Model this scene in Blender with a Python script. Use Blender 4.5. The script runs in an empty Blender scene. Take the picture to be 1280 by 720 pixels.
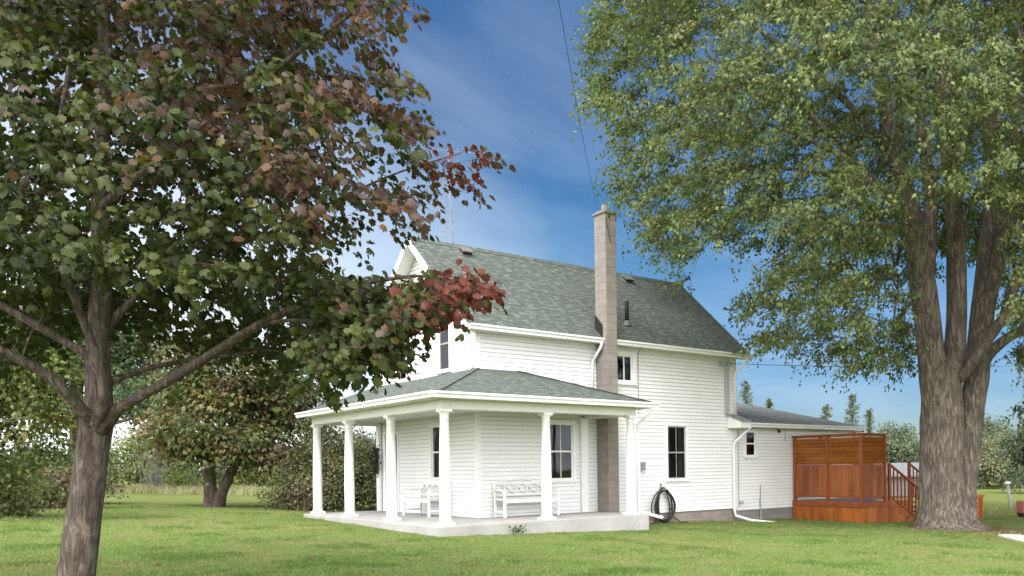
import bpy, math, random
import numpy as np
from mathutils import Vector, Matrix, noise as mnoise

# ------------------------------------------------------------------ camera, sky, sun, exposure
scene = bpy.context.scene
COL = scene.collection
W0, H0 = 1280.0, 720.0
CF, CYH, CTH, CXP, CROLL = 1079.235, 584.324, math.radians(46.29), 920.8, -0.013
CPOS = np.array([-9.6183, -18.9822, 1.1792])
cam_d = bpy.data.cameras.new('camera'); cam = bpy.data.objects.new('camera', cam_d); COL.objects.link(cam)
scene.camera = cam
cam_d.sensor_width = 36; cam_d.lens = CF / W0 * 36; cam_d.clip_start = .1; cam_d.clip_end = 3000
_c, _s = math.cos(CROLL), math.sin(CROLL)
_ox = _c * (CXP - 640) - _s * (CYH - 360); _oy = _s * (CXP - 640) + _c * (CYH - 360)
cam_d.shift_x = -_ox / W0; cam_d.shift_y = _oy / W0
RT = Vector((math.sin(CTH), -math.cos(CTH), 0)); FW = Vector((math.cos(CTH), math.sin(CTH), 0))
cam.matrix_world = Matrix.Translation(Vector(CPOS)) @ Matrix((RT, Vector((0, 0, 1)), -FW)).transposed().to_4x4() @ Matrix.Rotation(CROLL, 4, 'Z')

SUN_DIR = Vector((-.66, -.66, 1.05)).normalized()
sun_el = math.asin(SUN_DIR.z); sun_az = math.atan2(SUN_DIR.x, SUN_DIR.y)
world = bpy.data.worlds.new('World'); scene.world = world; world.use_nodes = True
wn, wl = world.node_tree.nodes, world.node_tree.links
wn.clear()
wout = wn.new('ShaderNodeOutputWorld'); wbg = wn.new('ShaderNodeBackground'); wbg.inputs['Strength'].default_value = .12
sky = wn.new('ShaderNodeTexSky'); sky.sky_type = 'NISHITA'; sky.sun_disc = False
sky.sun_elevation = sun_el; sky.sun_rotation = sun_az % (2 * math.pi); sky.altitude = 300; sky.air_density = 1.0; sky.dust_density = .6; sky.ozone_density = 2.5
tc = wn.new('ShaderNodeTexCoord')
sep = wn.new('ShaderNodeSeparateXYZ'); wl.new(tc.outputs['Generated'], sep.inputs[0])
def wmath(op, a, b=None, clamp=False):
    n = wn.new('ShaderNodeMath'); n.operation = op; n.use_clamp = clamp
    for i, v in enumerate((a, b)):
        if v is None: continue
        if isinstance(v, (int, float)): n.inputs[i].default_value = v
        else: wl.new(v, n.inputs[i])
    return n.outputs[0]
den = wmath('MAXIMUM', wmath('ADD', sep.outputs['Z'], .12), .05)
cmb = wn.new('ShaderNodeCombineXYZ'); wl.new(wmath('DIVIDE', sep.outputs['X'], den), cmb.inputs[0]); wl.new(wmath('DIVIDE', sep.outputs['Y'], den), cmb.inputs[1])
cm = wn.new('ShaderNodeMapping'); wl.new(cmb.outputs[0], cm.inputs[0]); cm.inputs['Rotation'].default_value = (0, 0, .5); cm.inputs['Scale'].default_value = (.55, 1.1, 1)
cn = wn.new('ShaderNodeTexNoise'); cn.inputs['Scale'].default_value = 1.1; cn.inputs['Detail'].default_value = 9; cn.inputs['Roughness'].default_value = .56; cn.inputs['Distortion'].default_value = .6
wl.new(cm.outputs[0], cn.inputs['Vector'])
cr = wn.new('ShaderNodeMapRange'); cr.inputs['From Min'].default_value = .42; cr.inputs['From Max'].default_value = .80; cr.inputs['To Max'].default_value = .40
wl.new(cn.outputs[0], cr.inputs['Value'])
# a bank of bright thin cloud low in the sky to the west (left of the house)
dot = wn.new('ShaderNodeVectorMath'); dot.operation = 'DOT_PRODUCT'; wl.new(tc.outputs['Generated'], dot.inputs[0]); dot.inputs[1].default_value = (-.25, .97, 0)
bank = wmath('MULTIPLY', wmath('SUBTRACT', dot.outputs['Value'], .67), 3.4, True)
low = wn.new('ShaderNodeMapRange'); low.inputs['From Min'].default_value = .06; low.inputs['From Max'].default_value = .48; low.inputs['To Min'].default_value = 1; low.inputs['To Max'].default_value = 0
wl.new(sep.outputs['Z'], low.inputs['Value'])
bank = wmath('MULTIPLY', bank, low.outputs[0])
hz = wn.new('ShaderNodeMapRange'); hz.inputs['From Min'].default_value = -.02; hz.inputs['From Max'].default_value = .30; hz.inputs['To Min'].default_value = .42; hz.inputs['To Max'].default_value = 0
wl.new(sep.outputs['Z'], hz.inputs['Value'])
# bright cloud added unseen behind the camera, as soft fill light on the house front
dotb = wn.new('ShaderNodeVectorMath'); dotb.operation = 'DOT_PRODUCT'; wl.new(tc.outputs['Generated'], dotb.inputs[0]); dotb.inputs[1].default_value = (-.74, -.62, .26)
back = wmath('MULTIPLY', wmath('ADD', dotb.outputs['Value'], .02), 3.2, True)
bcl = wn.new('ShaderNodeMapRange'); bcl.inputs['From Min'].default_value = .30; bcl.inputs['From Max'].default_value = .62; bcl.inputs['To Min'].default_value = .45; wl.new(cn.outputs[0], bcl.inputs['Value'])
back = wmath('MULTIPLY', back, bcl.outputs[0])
hs = wn.new('ShaderNodeHueSaturation'); hs.inputs['Saturation'].default_value = 1.15; hs.inputs['Value'].default_value = 1.0; wl.new(sky.outputs[0], hs.inputs['Color'])
gr = wn.new('ShaderNodeValToRGB'); e = gr.color_ramp.elements; e[0].position = 0; e[0].color = (.26, .30, .37, 1); e[1].position = 1; e[1].color = (.20, .42, .60, 1)
for z_, c_ in ((.13, (.28, .34, .42)), (.20, (.30, .385, .425)), (.28, (.265, .39, .44)), (.385, (.115, .275, .395)), (.50, (.165, .36, .49))):
    ne = gr.color_ramp.elements.new(z_); ne.color = (*c_, 1)
wl.new(sep.outputs['Z'], gr.inputs[0])
tint = wn.new('ShaderNodeMix'); tint.data_type = 'RGBA'; tint.blend_type = 'MULTIPLY'; tint.inputs[0].default_value = 1; wl.new(hs.outputs[0], tint.inputs[6]); wl.new(gr.outputs[0], tint.inputs[7])
def cmixf(fac, a, colr):
    n = wn.new('ShaderNodeMix'); n.data_type = 'RGBA'; wl.new(fac, n.inputs[0]); wl.new(a, n.inputs[6]); n.inputs[7].default_value = (*colr, 1); return n.outputs[2]
c1_ = cmixf(cr.outputs[0], tint.outputs[2], (2.8, 3.6, 4.4))
c2_ = cmixf(bank, c1_, (7.2, 7.4, 7.6))
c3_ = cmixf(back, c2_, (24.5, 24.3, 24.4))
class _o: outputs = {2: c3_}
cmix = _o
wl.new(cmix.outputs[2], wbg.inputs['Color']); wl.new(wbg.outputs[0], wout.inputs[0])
sl = bpy.data.lights.new('sun', 'SUN'); sl.energy = 1.3; sl.angle = math.radians(20); sl.color = (1, .965, .92)
so = bpy.data.objects.new('sun', sl); COL.objects.link(so); so.rotation_euler = (-SUN_DIR).to_track_quat('-Z', 'Y').to_euler()
scene.view_settings.view_transform = 'Standard'; scene.view_settings.look = 'None'; scene.view_settings.gamma = 1; scene.view_settings.use_curve_mapping = False
scene.view_settings.exposure = 1.02
scene.render.engine = 'CYCLES'
scene.cycles.use_denoising = True
scene.cycles.max_bounces = 8; scene.cycles.transparent_max_bounces = 12

# ------------------------------------------------------------------ helpers
rng = np.random.default_rng(7); random.seed(7)
def ray(x, y):
    X, Y = x - 640, y - 360
    a = _c * X + _s * Y - (CXP - 640); b = -_s * X + _c * Y - (CYH - 360)
    return np.array([RT.x * a / CF + FW.x, RT.y * a / CF + FW.y, -b / CF])
def P(x, y, k): return CPOS + k * ray(x, y)          # a world point by direction and distance
def g(u, v): return -.2 + math.tanh(-.035 * (u + 1.7) + .013 * (v + 2))
def ground_at(x, k):
    p = P(x, 600, k); return np.array([p[0], p[1], g(p[0], p[1])])

ORG = {}
def root(name, label, cat, loc, group=None):
    o = bpy.data.objects.new(name, None); COL.objects.link(o); o.location = loc; ORG[o.name] = Vector(loc)
    o.empty_display_size = .2
    o['label'] = label; o['category'] = cat
    if group: o['group'] = group
    return o
def link_mesh(name, me, m, parent=None):
    o = bpy.data.objects.new(name, me); COL.objects.link(o)
    if m: me.materials.append(m)
    if parent: o.parent = parent
    return o
def origin_of(o):
    v = Vector((0, 0, 0))
    while o is not None:
        v += o.location; o = o.parent
    return v
def tagobj(o, label, cat, group=None):
    o['label'] = label; o['category'] = cat
    if group: o['group'] = group
    return o

class MB:
    def __init__(s): s.v = []; s.f = []
    def poly(s, pts):
        n = len(s.v); s.v += [tuple(p) for p in pts]; s.f.append(tuple(range(n, n + len(pts)))); return s
    def box(s, a, b):
        x0, y0, z0 = [min(a[i], b[i]) for i in range(3)]; x1, y1, z1 = [max(a[i], b[i]) for i in range(3)]
        n = len(s.v)
        s.v += [(x0, y0, z0), (x1, y0, z0), (x1, y1, z0), (x0, y1, z0), (x0, y0, z1), (x1, y0, z1), (x1, y1, z1), (x0, y1, z1)]
        s.f += [tuple(n + i for i in q) for q in ((0, 3, 2, 1), (4, 5, 6, 7), (0, 1, 5, 4), (1, 2, 6, 5), (2, 3, 7, 6), (3, 0, 4, 7))]; return s
    def bar(s, a, b, w, h, up=(0, 0, 1)):
        a, b = Vector(a), Vector(b); d = (b - a).normalized(); sd = d.cross(Vector(up))
        if sd.length < 1e-4: sd = d.cross(Vector((1, 0, 0)))
        sd.normalize(); u = sd.cross(d).normalized(); n = len(s.v)
        for p in (a, b):
            for i, j in ((-1, -1), (1, -1), (1, 1), (-1, 1)): s.v.append(tuple(p + sd * i * w / 2 + u * j * h / 2))
        s.f += [tuple(n + i for i in q) for q in ((0, 3, 2, 1), (4, 5, 6, 7), (0, 1, 5, 4), (1, 2, 6, 5), (2, 3, 7, 6), (3, 0, 4, 7))]; return s
    def tube(s, pts, rad, n=8, caps=True, closed=False):
        pts = [Vector(p) for p in pts]
        if isinstance(rad, (int, float)): rad = [rad] * len(pts)
        m = len(pts); base = len(s.v); ref = None
        for i, p in enumerate(pts):
            if closed: d = pts[(i + 1) % m] - pts[i - 1]
            else: d = pts[min(i + 1, m - 1)] - pts[max(i - 1, 0)]
            d.normalize()
            if ref is None: ref = d.orthogonal().normalized()
            ref = (ref - d * ref.dot(d)); ref = ref.normalized() if ref.length > 1e-6 else d.orthogonal().normalized()
            bi = d.cross(ref)
            for k in range(n):
                a = 2 * math.pi * k / n; s.v.append(tuple(p + (ref * math.cos(a) + bi * math.sin(a)) * rad[i]))
        for i in range(m if closed else m - 1):
            j = (i + 1) % m
            for k in range(n):
                k2 = (k + 1) % n; s.f.append((base + i * n + k, base + i * n + k2, base + j * n + k2, base + j * n + k))
        if caps and not closed:
            s.f.append(tuple(base + k for k in reversed(range(n)))); s.f.append(tuple(base + (m - 1) * n + k for k in range(n)))
        return s
    def lathe(s, c, prof, n=24):
        return s.tube([(c[0], c[1], c[2] + z) for z, r in prof], [r for z, r in prof], n)
    def prism(s, pts, d):                                   # extrude polygon along vector d
        d = Vector(d); a = [Vector(p) for p in pts]; b = [p + d for p in a]; n = len(s.v); m = len(a)
        s.v += [tuple(p) for p in a + b]
        s.f.append(tuple(n + i for i in reversed(range(m)))); s.f.append(tuple(n + m + i for i in range(m)))
        for i in range(m):
            j = (i + 1) % m; s.f.append((n + i, n + j, n + m + j, n + m + i))
        return s
    def split(s, name, m, parent=None, **kw):
        """build every connected piece as an object of its own"""
        lab = list(range(len(s.v)))
        def fd(i):
            while lab[i] != i: lab[i] = lab[lab[i]]; i = lab[i]
            return i
        for f in s.f:
            for i in f[1:]: lab[fd(i)] = fd(f[0])
        groups = {}
        for f in s.f: groups.setdefault(fd(f[0]), []).append(f)
        out = []
        for fs in groups.values():
            ids = sorted({i for f in fs for i in f}); mp = {i: k for k, i in enumerate(ids)}; q = MB(); q.v = [s.v[i] for i in ids]; q.f = [tuple(mp[i] for i in f) for f in fs]
            out.append(q.build(name, m, parent, **kw))
        return out
    def build(s, name, m, parent=None, smooth=False, bevel=0, loc=None):
        off = origin_of(parent) if parent else Vector(loc or (0, 0, 0))
        me = bpy.data.meshes.new(name)
        me.from_pydata([(x - off.x, y - off.y, z - off.z) for x, y, z in s.v], [], s.f)
        me.update()
        uv = me.uv_layers.new(name='UVMap').data
        Z = Vector((0, 0, 1))
        for pl in me.polygons:
            nrm = pl.normal; t = Z.cross(nrm)
            t = t.normalized() if t.length > .05 else Vector((1, 0, 0))
            b = nrm.cross(t)
            for li in pl.loop_indices:
                co = me.vertices[me.loops[li].vertex_index].co + off
                uv[li].uv = (co.dot(t), co.dot(b))
        if smooth: me.polygons.foreach_set('use_smooth', [True] * len(me.polygons))
        o = link_mesh(name, me, m, parent)
        if not parent and loc: o.location = loc
        if bevel:
            bm = o.modifiers.new('bevel', 'BEVEL'); bm.width = bevel; bm.segments = 2; bm.limit_method = 'ANGLE'
        return o

# ------------------------------------------------------------------ materials
def newmat(name):
    m = bpy.data.materials.new(name); m.use_nodes = True; nt = m.node_tree; nt.nodes.clear()
    o = nt.nodes.new('ShaderNodeOutputMaterial'); b = nt.nodes.new('ShaderNodeBsdfPrincipled'); nt.links.new(b.outputs[0], o.inputs[0])
    return m, nt, b, o
def nmix(nt, fac, a, b, mode='MIX'):
    n = nt.nodes.new('ShaderNodeMix'); n.data_type = 'RGBA'; n.blend_type = mode
    for i, v in ((0, fac), (6, a), (7, b)):
        if isinstance(v, (int, float)): n.inputs[i].default_value = v
        elif isinstance(v, tuple): n.inputs[i].default_value = (*v[:3], 1)
        else: nt.links.new(v, n.inputs[i])
    return n.outputs[2]
def nnoise(nt, vec, scale, detail=5, rough=.55, dist=0):
    n = nt.nodes.new('ShaderNodeTexNoise'); n.inputs['Scale'].default_value = scale; n.inputs['Detail'].default_value = detail
    n.inputs['Roughness'].default_value = rough; n.inputs['Distortion'].default_value = dist; nt.links.new(vec, n.inputs['Vector']); return n.outputs[0]
def nramp(nt, v, a, b, lo=0., hi=1.):
    n = nt.nodes.new('ShaderNodeMapRange'); n.inputs['From Min'].default_value = a; n.inputs['From Max'].default_value = b
    n.inputs['To Min'].default_value = lo; n.inputs['To Max'].default_value = hi; nt.links.new(v, n.inputs['Value']); return n.outputs[0]
def nmap(nt, src, scale=(1, 1, 1), rot=(0, 0, 0)):
    n = nt.nodes.new('ShaderNodeMapping'); n.inputs['Scale'].default_value = scale; n.inputs['Rotation'].default_value = rot; nt.links.new(src, n.inputs[0]); return n.outputs[0]
def coords(nt, which='Object'): return nt.nodes.new('ShaderNodeTexCoord').outputs[which]
def bump(nt, b, h, dist=.01, strength=.6):
    n = nt.nodes.new('ShaderNodeBump'); n.inputs['Distance'].default_value = dist; n.inputs['Strength'].default_value = strength
    nt.links.new(h, n.inputs['Height']); nt.links.new(n.outputs[0], b.inputs['Normal'])
def noisy(name, c1, c2, scale=4, rough=.6, bd=.004, stretch=(1, 1, 1), fine=40, spec=.4, detail=6):
    m, nt, b, o = newmat(name); vec = nmap(nt, coords(nt), stretch)
    n1 = nnoise(nt, vec, scale, detail, .6); n2 = nnoise(nt, vec, fine, 4, .6)
    col = nmix(nt, nramp(nt, n1, .32, .68), c1, c2)
    col = nmix(nt, nramp(nt, n2, .3, .7, 0, .35), col, tuple(x * .6 for x in c1))
    nt.links.new(col, b.inputs['Base Color']); b.inputs['Roughness'].default_value = rough; b.inputs['Specular IOR Level'].default_value = spec
    if bd: bump(nt, b, n2, bd)
    return m
M = {}
M['siding'] = noisy('white_vinyl_siding', (.82, .82, .81), (.77, .77, .755), .9, .45, .0006, (1, 1, 3), 14)
M['trim'] = noisy('white_trim_paint', (.83, .83, .82), (.78, .78, .765), 1.5, .4, .0004, (1, 1, 1), 18)
M['cream'] = noisy('cream_aluminium', (.72, .70, .655), (.66, .64, .59), 1.2, .45, .0004, (1, 1, 1), 18)
M['column'] = noisy('column_paint', (.84, .84, .835), (.79, .79, .785), 2, .4, .0006, (1, 1, .4), 22)
M['ceiling'] = noisy('porch_ceiling_boards', (.60, .60, .57), (.54, .54, .51), 1.2, .6, .0006, (4, .3, 1), 14)
M['concrete'] = noisy('grey_concrete', (.42, .41, .39), (.30, .29, .27), 1.3, .85, .004, (1, 1, 1), 26, .2, 9)
M['black'] = noisy('black_metal', (.012, .012, .013), (.02, .02, .02), 5, .5, .0005)
M['rubber'] = noisy('black_rubber', (.014, .013, .013), (.03, .028, .027), 9, .45, .001)
M['galv'] = noisy('galvanised_steel', (.20, .21, .23), (.30, .31, .33), 6, .5, .0005)
M['greyplastic'] = noisy('grey_plastic', (.35, .35, .34), (.42, .42, .41), 4, .5, .0005)
M['ventgrey'] = noisy('weathered_vent', (.17, .165, .155), (.12, .115, .11), 6, .6, .001)
M['capstone'] = noisy('dark_cap_concrete', (.24, .215, .19), (.17, .155, .14), 6, .9, .004)
M['curtain'] = noisy('curtain_cloth', (.30, .30, .29), (.22, .22, .22), 6, .9, .004, (6, 6, .3), 20, .1)
M['sashgrey'] = noisy('grey_sash_paint', (.34, .34, .33), (.28, .28, .27), 3, .5, 0)
M['lapshade'] = noisy('grey_lap_shade', (.22, .215, .21), (.18, .175, .17), 3, .9, 0)  # dark sheet behind the siding slots, stands for the shade under each lap
M['room'] = noisy('dark_room', (.035, .032, .03), (.05, .045, .04), 2, .9, 0)
M['doorwood'] = noisy('dark_red_door', (.07, .025, .02), (.10, .035, .028), 3, .35, .001, (1, 1, .3))
M['bench'] = noisy('bench_paint', (.80, .79, .77), (.72, .71, .69), 5, .45, .001)
M['pole'] = noisy('weathered_grey_post', (.36, .34, .31), (.24, .225, .20), 5, .8, .004, (1, 1, .2))
M['redpaint'] = noisy('faded_red_paint', (.50, .12, .09), (.40, .09, .07), 5, .5, .001)
M['whitepaint'] = noisy('white_concrete_strip', (.74, .73, .70), (.60, .58, .54), 2, .8, .003)
M['cable'] = noisy('dark_cable', (.03, .03, .035), (.05, .05, .055), 3, .6, 0)
M['greyroof'] = noisy('grey_metal_roof', (.17, .175, .18), (.14, .145, .15), 2, .6, .002)

def glass():
    m = bpy.data.materials.new('window_glass'); m.use_nodes = True; nt = m.node_tree; nt.nodes.clear()
    o = nt.nodes.new('ShaderNodeOutputMaterial'); mx = nt.nodes.new('ShaderNodeMixShader'); t = nt.nodes.new('ShaderNodeBsdfTransparent'); gl = nt.nodes.new('ShaderNodeBsdfGlossy')
    t.inputs[0].default_value = (.62, .65, .66, 1); gl.inputs['Roughness'].default_value = .03; gl.inputs[0].default_value = (.9, .93, .95, 1)
    fr = nt.nodes.new('ShaderNodeFresnel'); fr.inputs[0].default_value = 1.42
    bm = nt.nodes.new('ShaderNodeBump'); bm.inputs['Distance'].default_value = .02; bm.inputs['Strength'].default_value = .12
    nt.links.new(nnoise(nt, coords(nt), 1.6, 2), bm.inputs['Height']); nt.links.new(bm.outputs[0], gl.inputs['Normal'])
    nt.links.new(fr.outputs[0], mx.inputs[0]); nt.links.new(t.outputs[0], mx.inputs[1]); nt.links.new(gl.outputs[0], mx.inputs[2]); nt.links.new(mx.outputs[0], o.inputs[0])
    return m
M['glass'] = glass()

def shingles(name, a, b, c):
    m, nt, bs, o = newmat(name); uv = coords(nt, 'UV')
    wob = nt.nodes.new('ShaderNodeTexNoise'); wob.inputs['Scale'].default_value = 3; nt.links.new(uv, wob.inputs['Vector'])
    vm = nt.nodes.new('ShaderNodeVectorMath'); vm.operation = 'MULTIPLY_ADD'; nt.links.new(wob.outputs['Color'], vm.inputs[0]); vm.inputs[1].default_value = (.05, .015, 0); nt.links.new(uv, vm.inputs[2])
    br = nt.nodes.new('ShaderNodeTexBrick'); br.inputs['Scale'].default_value = 1; br.inputs['Brick Width'].default_value = .31; br.inputs['Row Height'].default_value = .135
    br.inputs['Mortar Size'].default_value = .006; br.inputs['Mortar Smooth'].default_value = .3; br.inputs['Bias'].default_value = -.1; br.offset = .37; br.squash = 1.3; br.squash_frequency = 3
    br.inputs['Color1'].default_value = (*a, 1); br.inputs['Color2'].default_value = (*b, 1); br.inputs['Mortar'].default_value = (*c, 1)
    nt.links.new(vm.outputs[0], br.inputs['Vector'])
    big = nnoise(nt, nmap(nt, uv, (.5, 1.6, 1)), .8, 4); fine = nnoise(nt, uv, 30, 5, .7)
    col = nmix(nt, nramp(nt, big, .3, .7, 0, .45), br.outputs['Color'], c)
    patch = nnoise(nt, nmap(nt, uv, (4.6, 11, 1)), 1, 3, .5)
    col = nmix(nt, nramp(nt, patch, .50, .62, 0, .75), col, tuple(x * 1.55 for x in b))
    dash = nnoise(nt, nmap(nt, uv, (3.2, 11, 1), (0, 0, .01)), 1.9, 2, .5); col = nmix(nt, nramp(nt, dash, .56, .68, 0, .8), col, tuple(x * .55 for x in a))
    col = nmix(nt, nramp(nt, fine, .3, .7, 0, .55), col, tuple(x * .45 for x in a))
    nt.links.new(col, bs.inputs['Base Color']); bs.inputs['Roughness'].default_value = .92; bs.inputs['Specular IOR Level'].default_value = .2
    h = nmix(nt, .5, br.outputs['Fac'], fine, 'MIX'); inv = nt.nodes.new('ShaderNodeInvert'); nt.links.new(br.outputs['Fac'], inv.inputs['Color'])
    bump(nt, bs, nmix(nt, .35, inv.outputs[0], fine), .012, .8)
    return m
M['shingle'] = shingles('green_asphalt_shingles', (.090, .107, .092), (.120, .138, .118), (.05, .058, .052))
M['greyshingle'] = shingles('grey_asphalt_shingles', (.26, .268, .24), (.315, .318, .285), (.155, .158, .145))

def blocks(name, c1, c2, mort, bw, bh, ms=.012, big=1.):
    m, nt, bs, o = newmat(name); uv = coords(nt, 'UV')
    br = nt.nodes.new('ShaderNodeTexBrick'); br.inputs['Scale'].default_value = 1; br.inputs['Brick Width'].default_value = bw; br.inputs['Row Height'].default_value = bh
    br.inputs['Mortar Size'].default_value = ms; br.inputs['Mortar Smooth'].default_value = .4
    br.inputs['Color1'].default_value = (*c1, 1); br.inputs['Color2'].default_value = (*c2, 1); br.inputs['Mortar'].default_value = (*mort, 1)
    nt.links.new(uv, br.inputs['Vector']); n1 = nnoise(nt, uv, 2.2 * big, 5); n2 = nnoise(nt, uv, 38, 5, .7)
    col = nmix(nt, nramp(nt, n1, .35, .7, 0, .5), br.outputs['Color'], tuple(x * .7 for x in c2))
    col = nmix(nt, nramp(nt, n2, .3, .7, 0, .35), col, tuple(x * .55 for x in c1))
    nt.links.new(col, bs.inputs['Base Color']); bs.inputs['Roughness'].default_value = .9; bs.inputs['Specular IOR Level'].default_value = .15
    inv = nt.nodes.new('ShaderNodeInvert'); nt.links.new(br.outputs['Fac'], inv.inputs['Color']); bump(nt, bs, nmix(nt, .4, inv.outputs[0], n2), .01, .8)
    return m
M['chimney'] = blocks('tan_chimney_blocks', (.30, .268, .238), (.245, .218, .195), (.175, .155, .14), .41, .205, .008)
M['stone'] = blocks('fieldstone_foundation', (.34, .28, .23), (.22, .19, .165), (.30, .28, .25), .38, .19, .03, 3)
M['block'] = blocks('grey_block_foundation', (.30, .28, .26), (.25, .235, .22), (.2, .19, .18), .4, .2, .01)

def wood(name, c1, c2, board, vertical, dark=(.05, .012, .005), island=False):
    m, nt, bs, o = newmat(name); uv = coords(nt, 'UV')
    vec = nmap(nt, uv, (1, 1, 1), (0, 0, math.pi / 2 if vertical else 0))
    br = nt.nodes.new('ShaderNodeTexBrick'); br.inputs['Scale'].default_value = 1; br.inputs['Brick Width'].default_value = 7.0; br.inputs['Row Height'].default_value = board
    br.inputs['Mortar Size'].default_value = .004; br.inputs['Color1'].default_value = (*c1, 1); br.inputs['Color2'].default_value = (*c2, 1); br.inputs['Mortar'].default_value = (*dark, 1)
    nt.links.new(vec, br.inputs['Vector']); gr = nnoise(nt, nmap(nt, vec, (.6, 14, 1)), 3.5, 6, .6, .8); gn = nnoise(nt, nmap(nt, vec, (.25, 1.2, 1)), 2.5, 3)
    base = br.outputs['Color']
    if island:                                             # every board is a piece of its own: a tone per board
        ge = nt.nodes.new('ShaderNodeNewGeometry'); base = nmix(nt, ge.outputs['Random Per Island'], c1, c2)
    col = nmix(nt, nramp(nt, gr, .35, .75, 0, .6), base, tuple(x * .5 for x in c2))
    col = nmix(nt, nramp(nt, gn, .4, .7, 0, .55), col, tuple(x * 1.35 for x in c1))
    nt.links.new(col, bs.inputs['Base Color']); bs.inputs['Roughness'].default_value = .42; bs.inputs['Specular IOR Level'].default_value = .4
    inv = nt.nodes.new('ShaderNodeInvert'); nt.links.new(br.outputs['Fac'], inv.inputs['Color']); bump(nt, bs, gr if island else nmix(nt, .25, inv.outputs[0], gr), .004 if island else .006, .6)
    return m
M['deckv'] = wood('stained_vertical_boards', (.34, .104, .025), (.18, .046, .013), .14, True, island=True)
M['deckskirt'] = wood('stained_skirting_boards', (.42, .125, .020), (.20, .05, .012), .19, True)
M['deckh'] = wood('stained_louvre_boards', (.42, .15, .032), (.27, .085, .02), .115, False, island=True)
M['deckpost'] = wood('stained_posts', (.27, .065, .017), (.20, .045, .013), 3.3, True)
M['decktop'] = wood('stained_deck_planks', (.30, .075, .018), (.24, .055, .015), .14, False, island=True)

def bark(name, c1, c2, dark, scale=1., ridge=.02, lich=None):
    m, nt, bs, o = newmat(name); vec = coords(nt)
    v2 = nmap(nt, vec, (7 * scale, 7 * scale, 1.5 * scale)); n1 = nnoise(nt, v2, 2.2, 8, .66, .55); n2 = nnoise(nt, vec, 2.2 * scale, 4); n3 = nnoise(nt, nmap(nt, vec, (1, 1, .5)), 26 * scale, 5, .7)
    col = nmix(nt, nramp(nt, n2, .35, .65), c1, c2)
    col = nmix(nt, nramp(nt, n1, .30, .56, 1, 0), col, dark)
    col = nmix(nt, nramp(nt, n3, .3, .7, 0, .4), col, tuple(x * .55 for x in c1))
    if lich:
        l = nnoise(nt, vec, 3.1 * scale, 6, .7); col = nmix(nt, nramp(nt, l, .6, .68, 0, .8), col, lich)
    nt.links.new(col, bs.inputs['Base Color']); bs.inputs['Roughness'].default_value = .95; bs.inputs['Specular IOR Level'].default_value = .1
    bump(nt, bs, nmix(nt, .22, nramp(nt, n1, .34, .56), n3), ridge, 1.)
    return m
M['bark_big'] = bark('rough_furrowed_bark', (.27, .225, .185), (.185, .155, .13), (.05, .038, .03), 1, .05)
M['bark_left'] = bark('smooth_brown_bark', (.185, .15, .125), (.12, .095, .08), (.04, .03, .025), 1.5, .022, (.22, .20, .14))
M['bark_far'] = bark('grey_brown_bark', (.16, .125, .10), (.11, .085, .07), (.04, .03, .025), 1, .02)

def leafmat(name, trans=.3, rough=.5, spec=.4, coat=(.6, .55, .5)):
    m = bpy.data.materials.new(name); m.use_nodes = True; nt = m.node_tree; nt.nodes.clear()
    o = nt.nodes.new('ShaderNodeOutputMaterial'); b = nt.nodes.new('ShaderNodeBsdfPrincipled'); t = nt.nodes.new('ShaderNodeBsdfTranslucent'); mx = nt.nodes.new('ShaderNodeMixShader')
    a = nt.nodes.new('ShaderNodeAttribute'); a.attribute_name = 'leafcol'
    nt.links.new(a.outputs['Color'], b.inputs['Base Color'])
    tcn = nmix(nt, 1.0, a.outputs['Color'], (1.25, 1.35, .7), 'MULTIPLY'); nt.links.new(tcn, t.inputs[0])
    b.inputs['Roughness'].default_value = rough; b.inputs['Specular IOR Level'].default_value = spec; mx.inputs[0].default_value = trans
    nt.links.new(b.outputs[0], mx.inputs[1]); nt.links.new(t.outputs[0], mx.inputs[2]); nt.links.new(mx.outputs[0], o.inputs[0])
    return m
M['leaf'] = leafmat('leaf_green', .35, .5, .35)
M['leaf_left'] = leafmat('leaf_bronze_maple', .40, .5, .3)
M['needle'] = leafmat('needle_green', .15, .7, .2)
M['grassblade'] = leafmat('grass_blade', .3, .6, .25)

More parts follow.
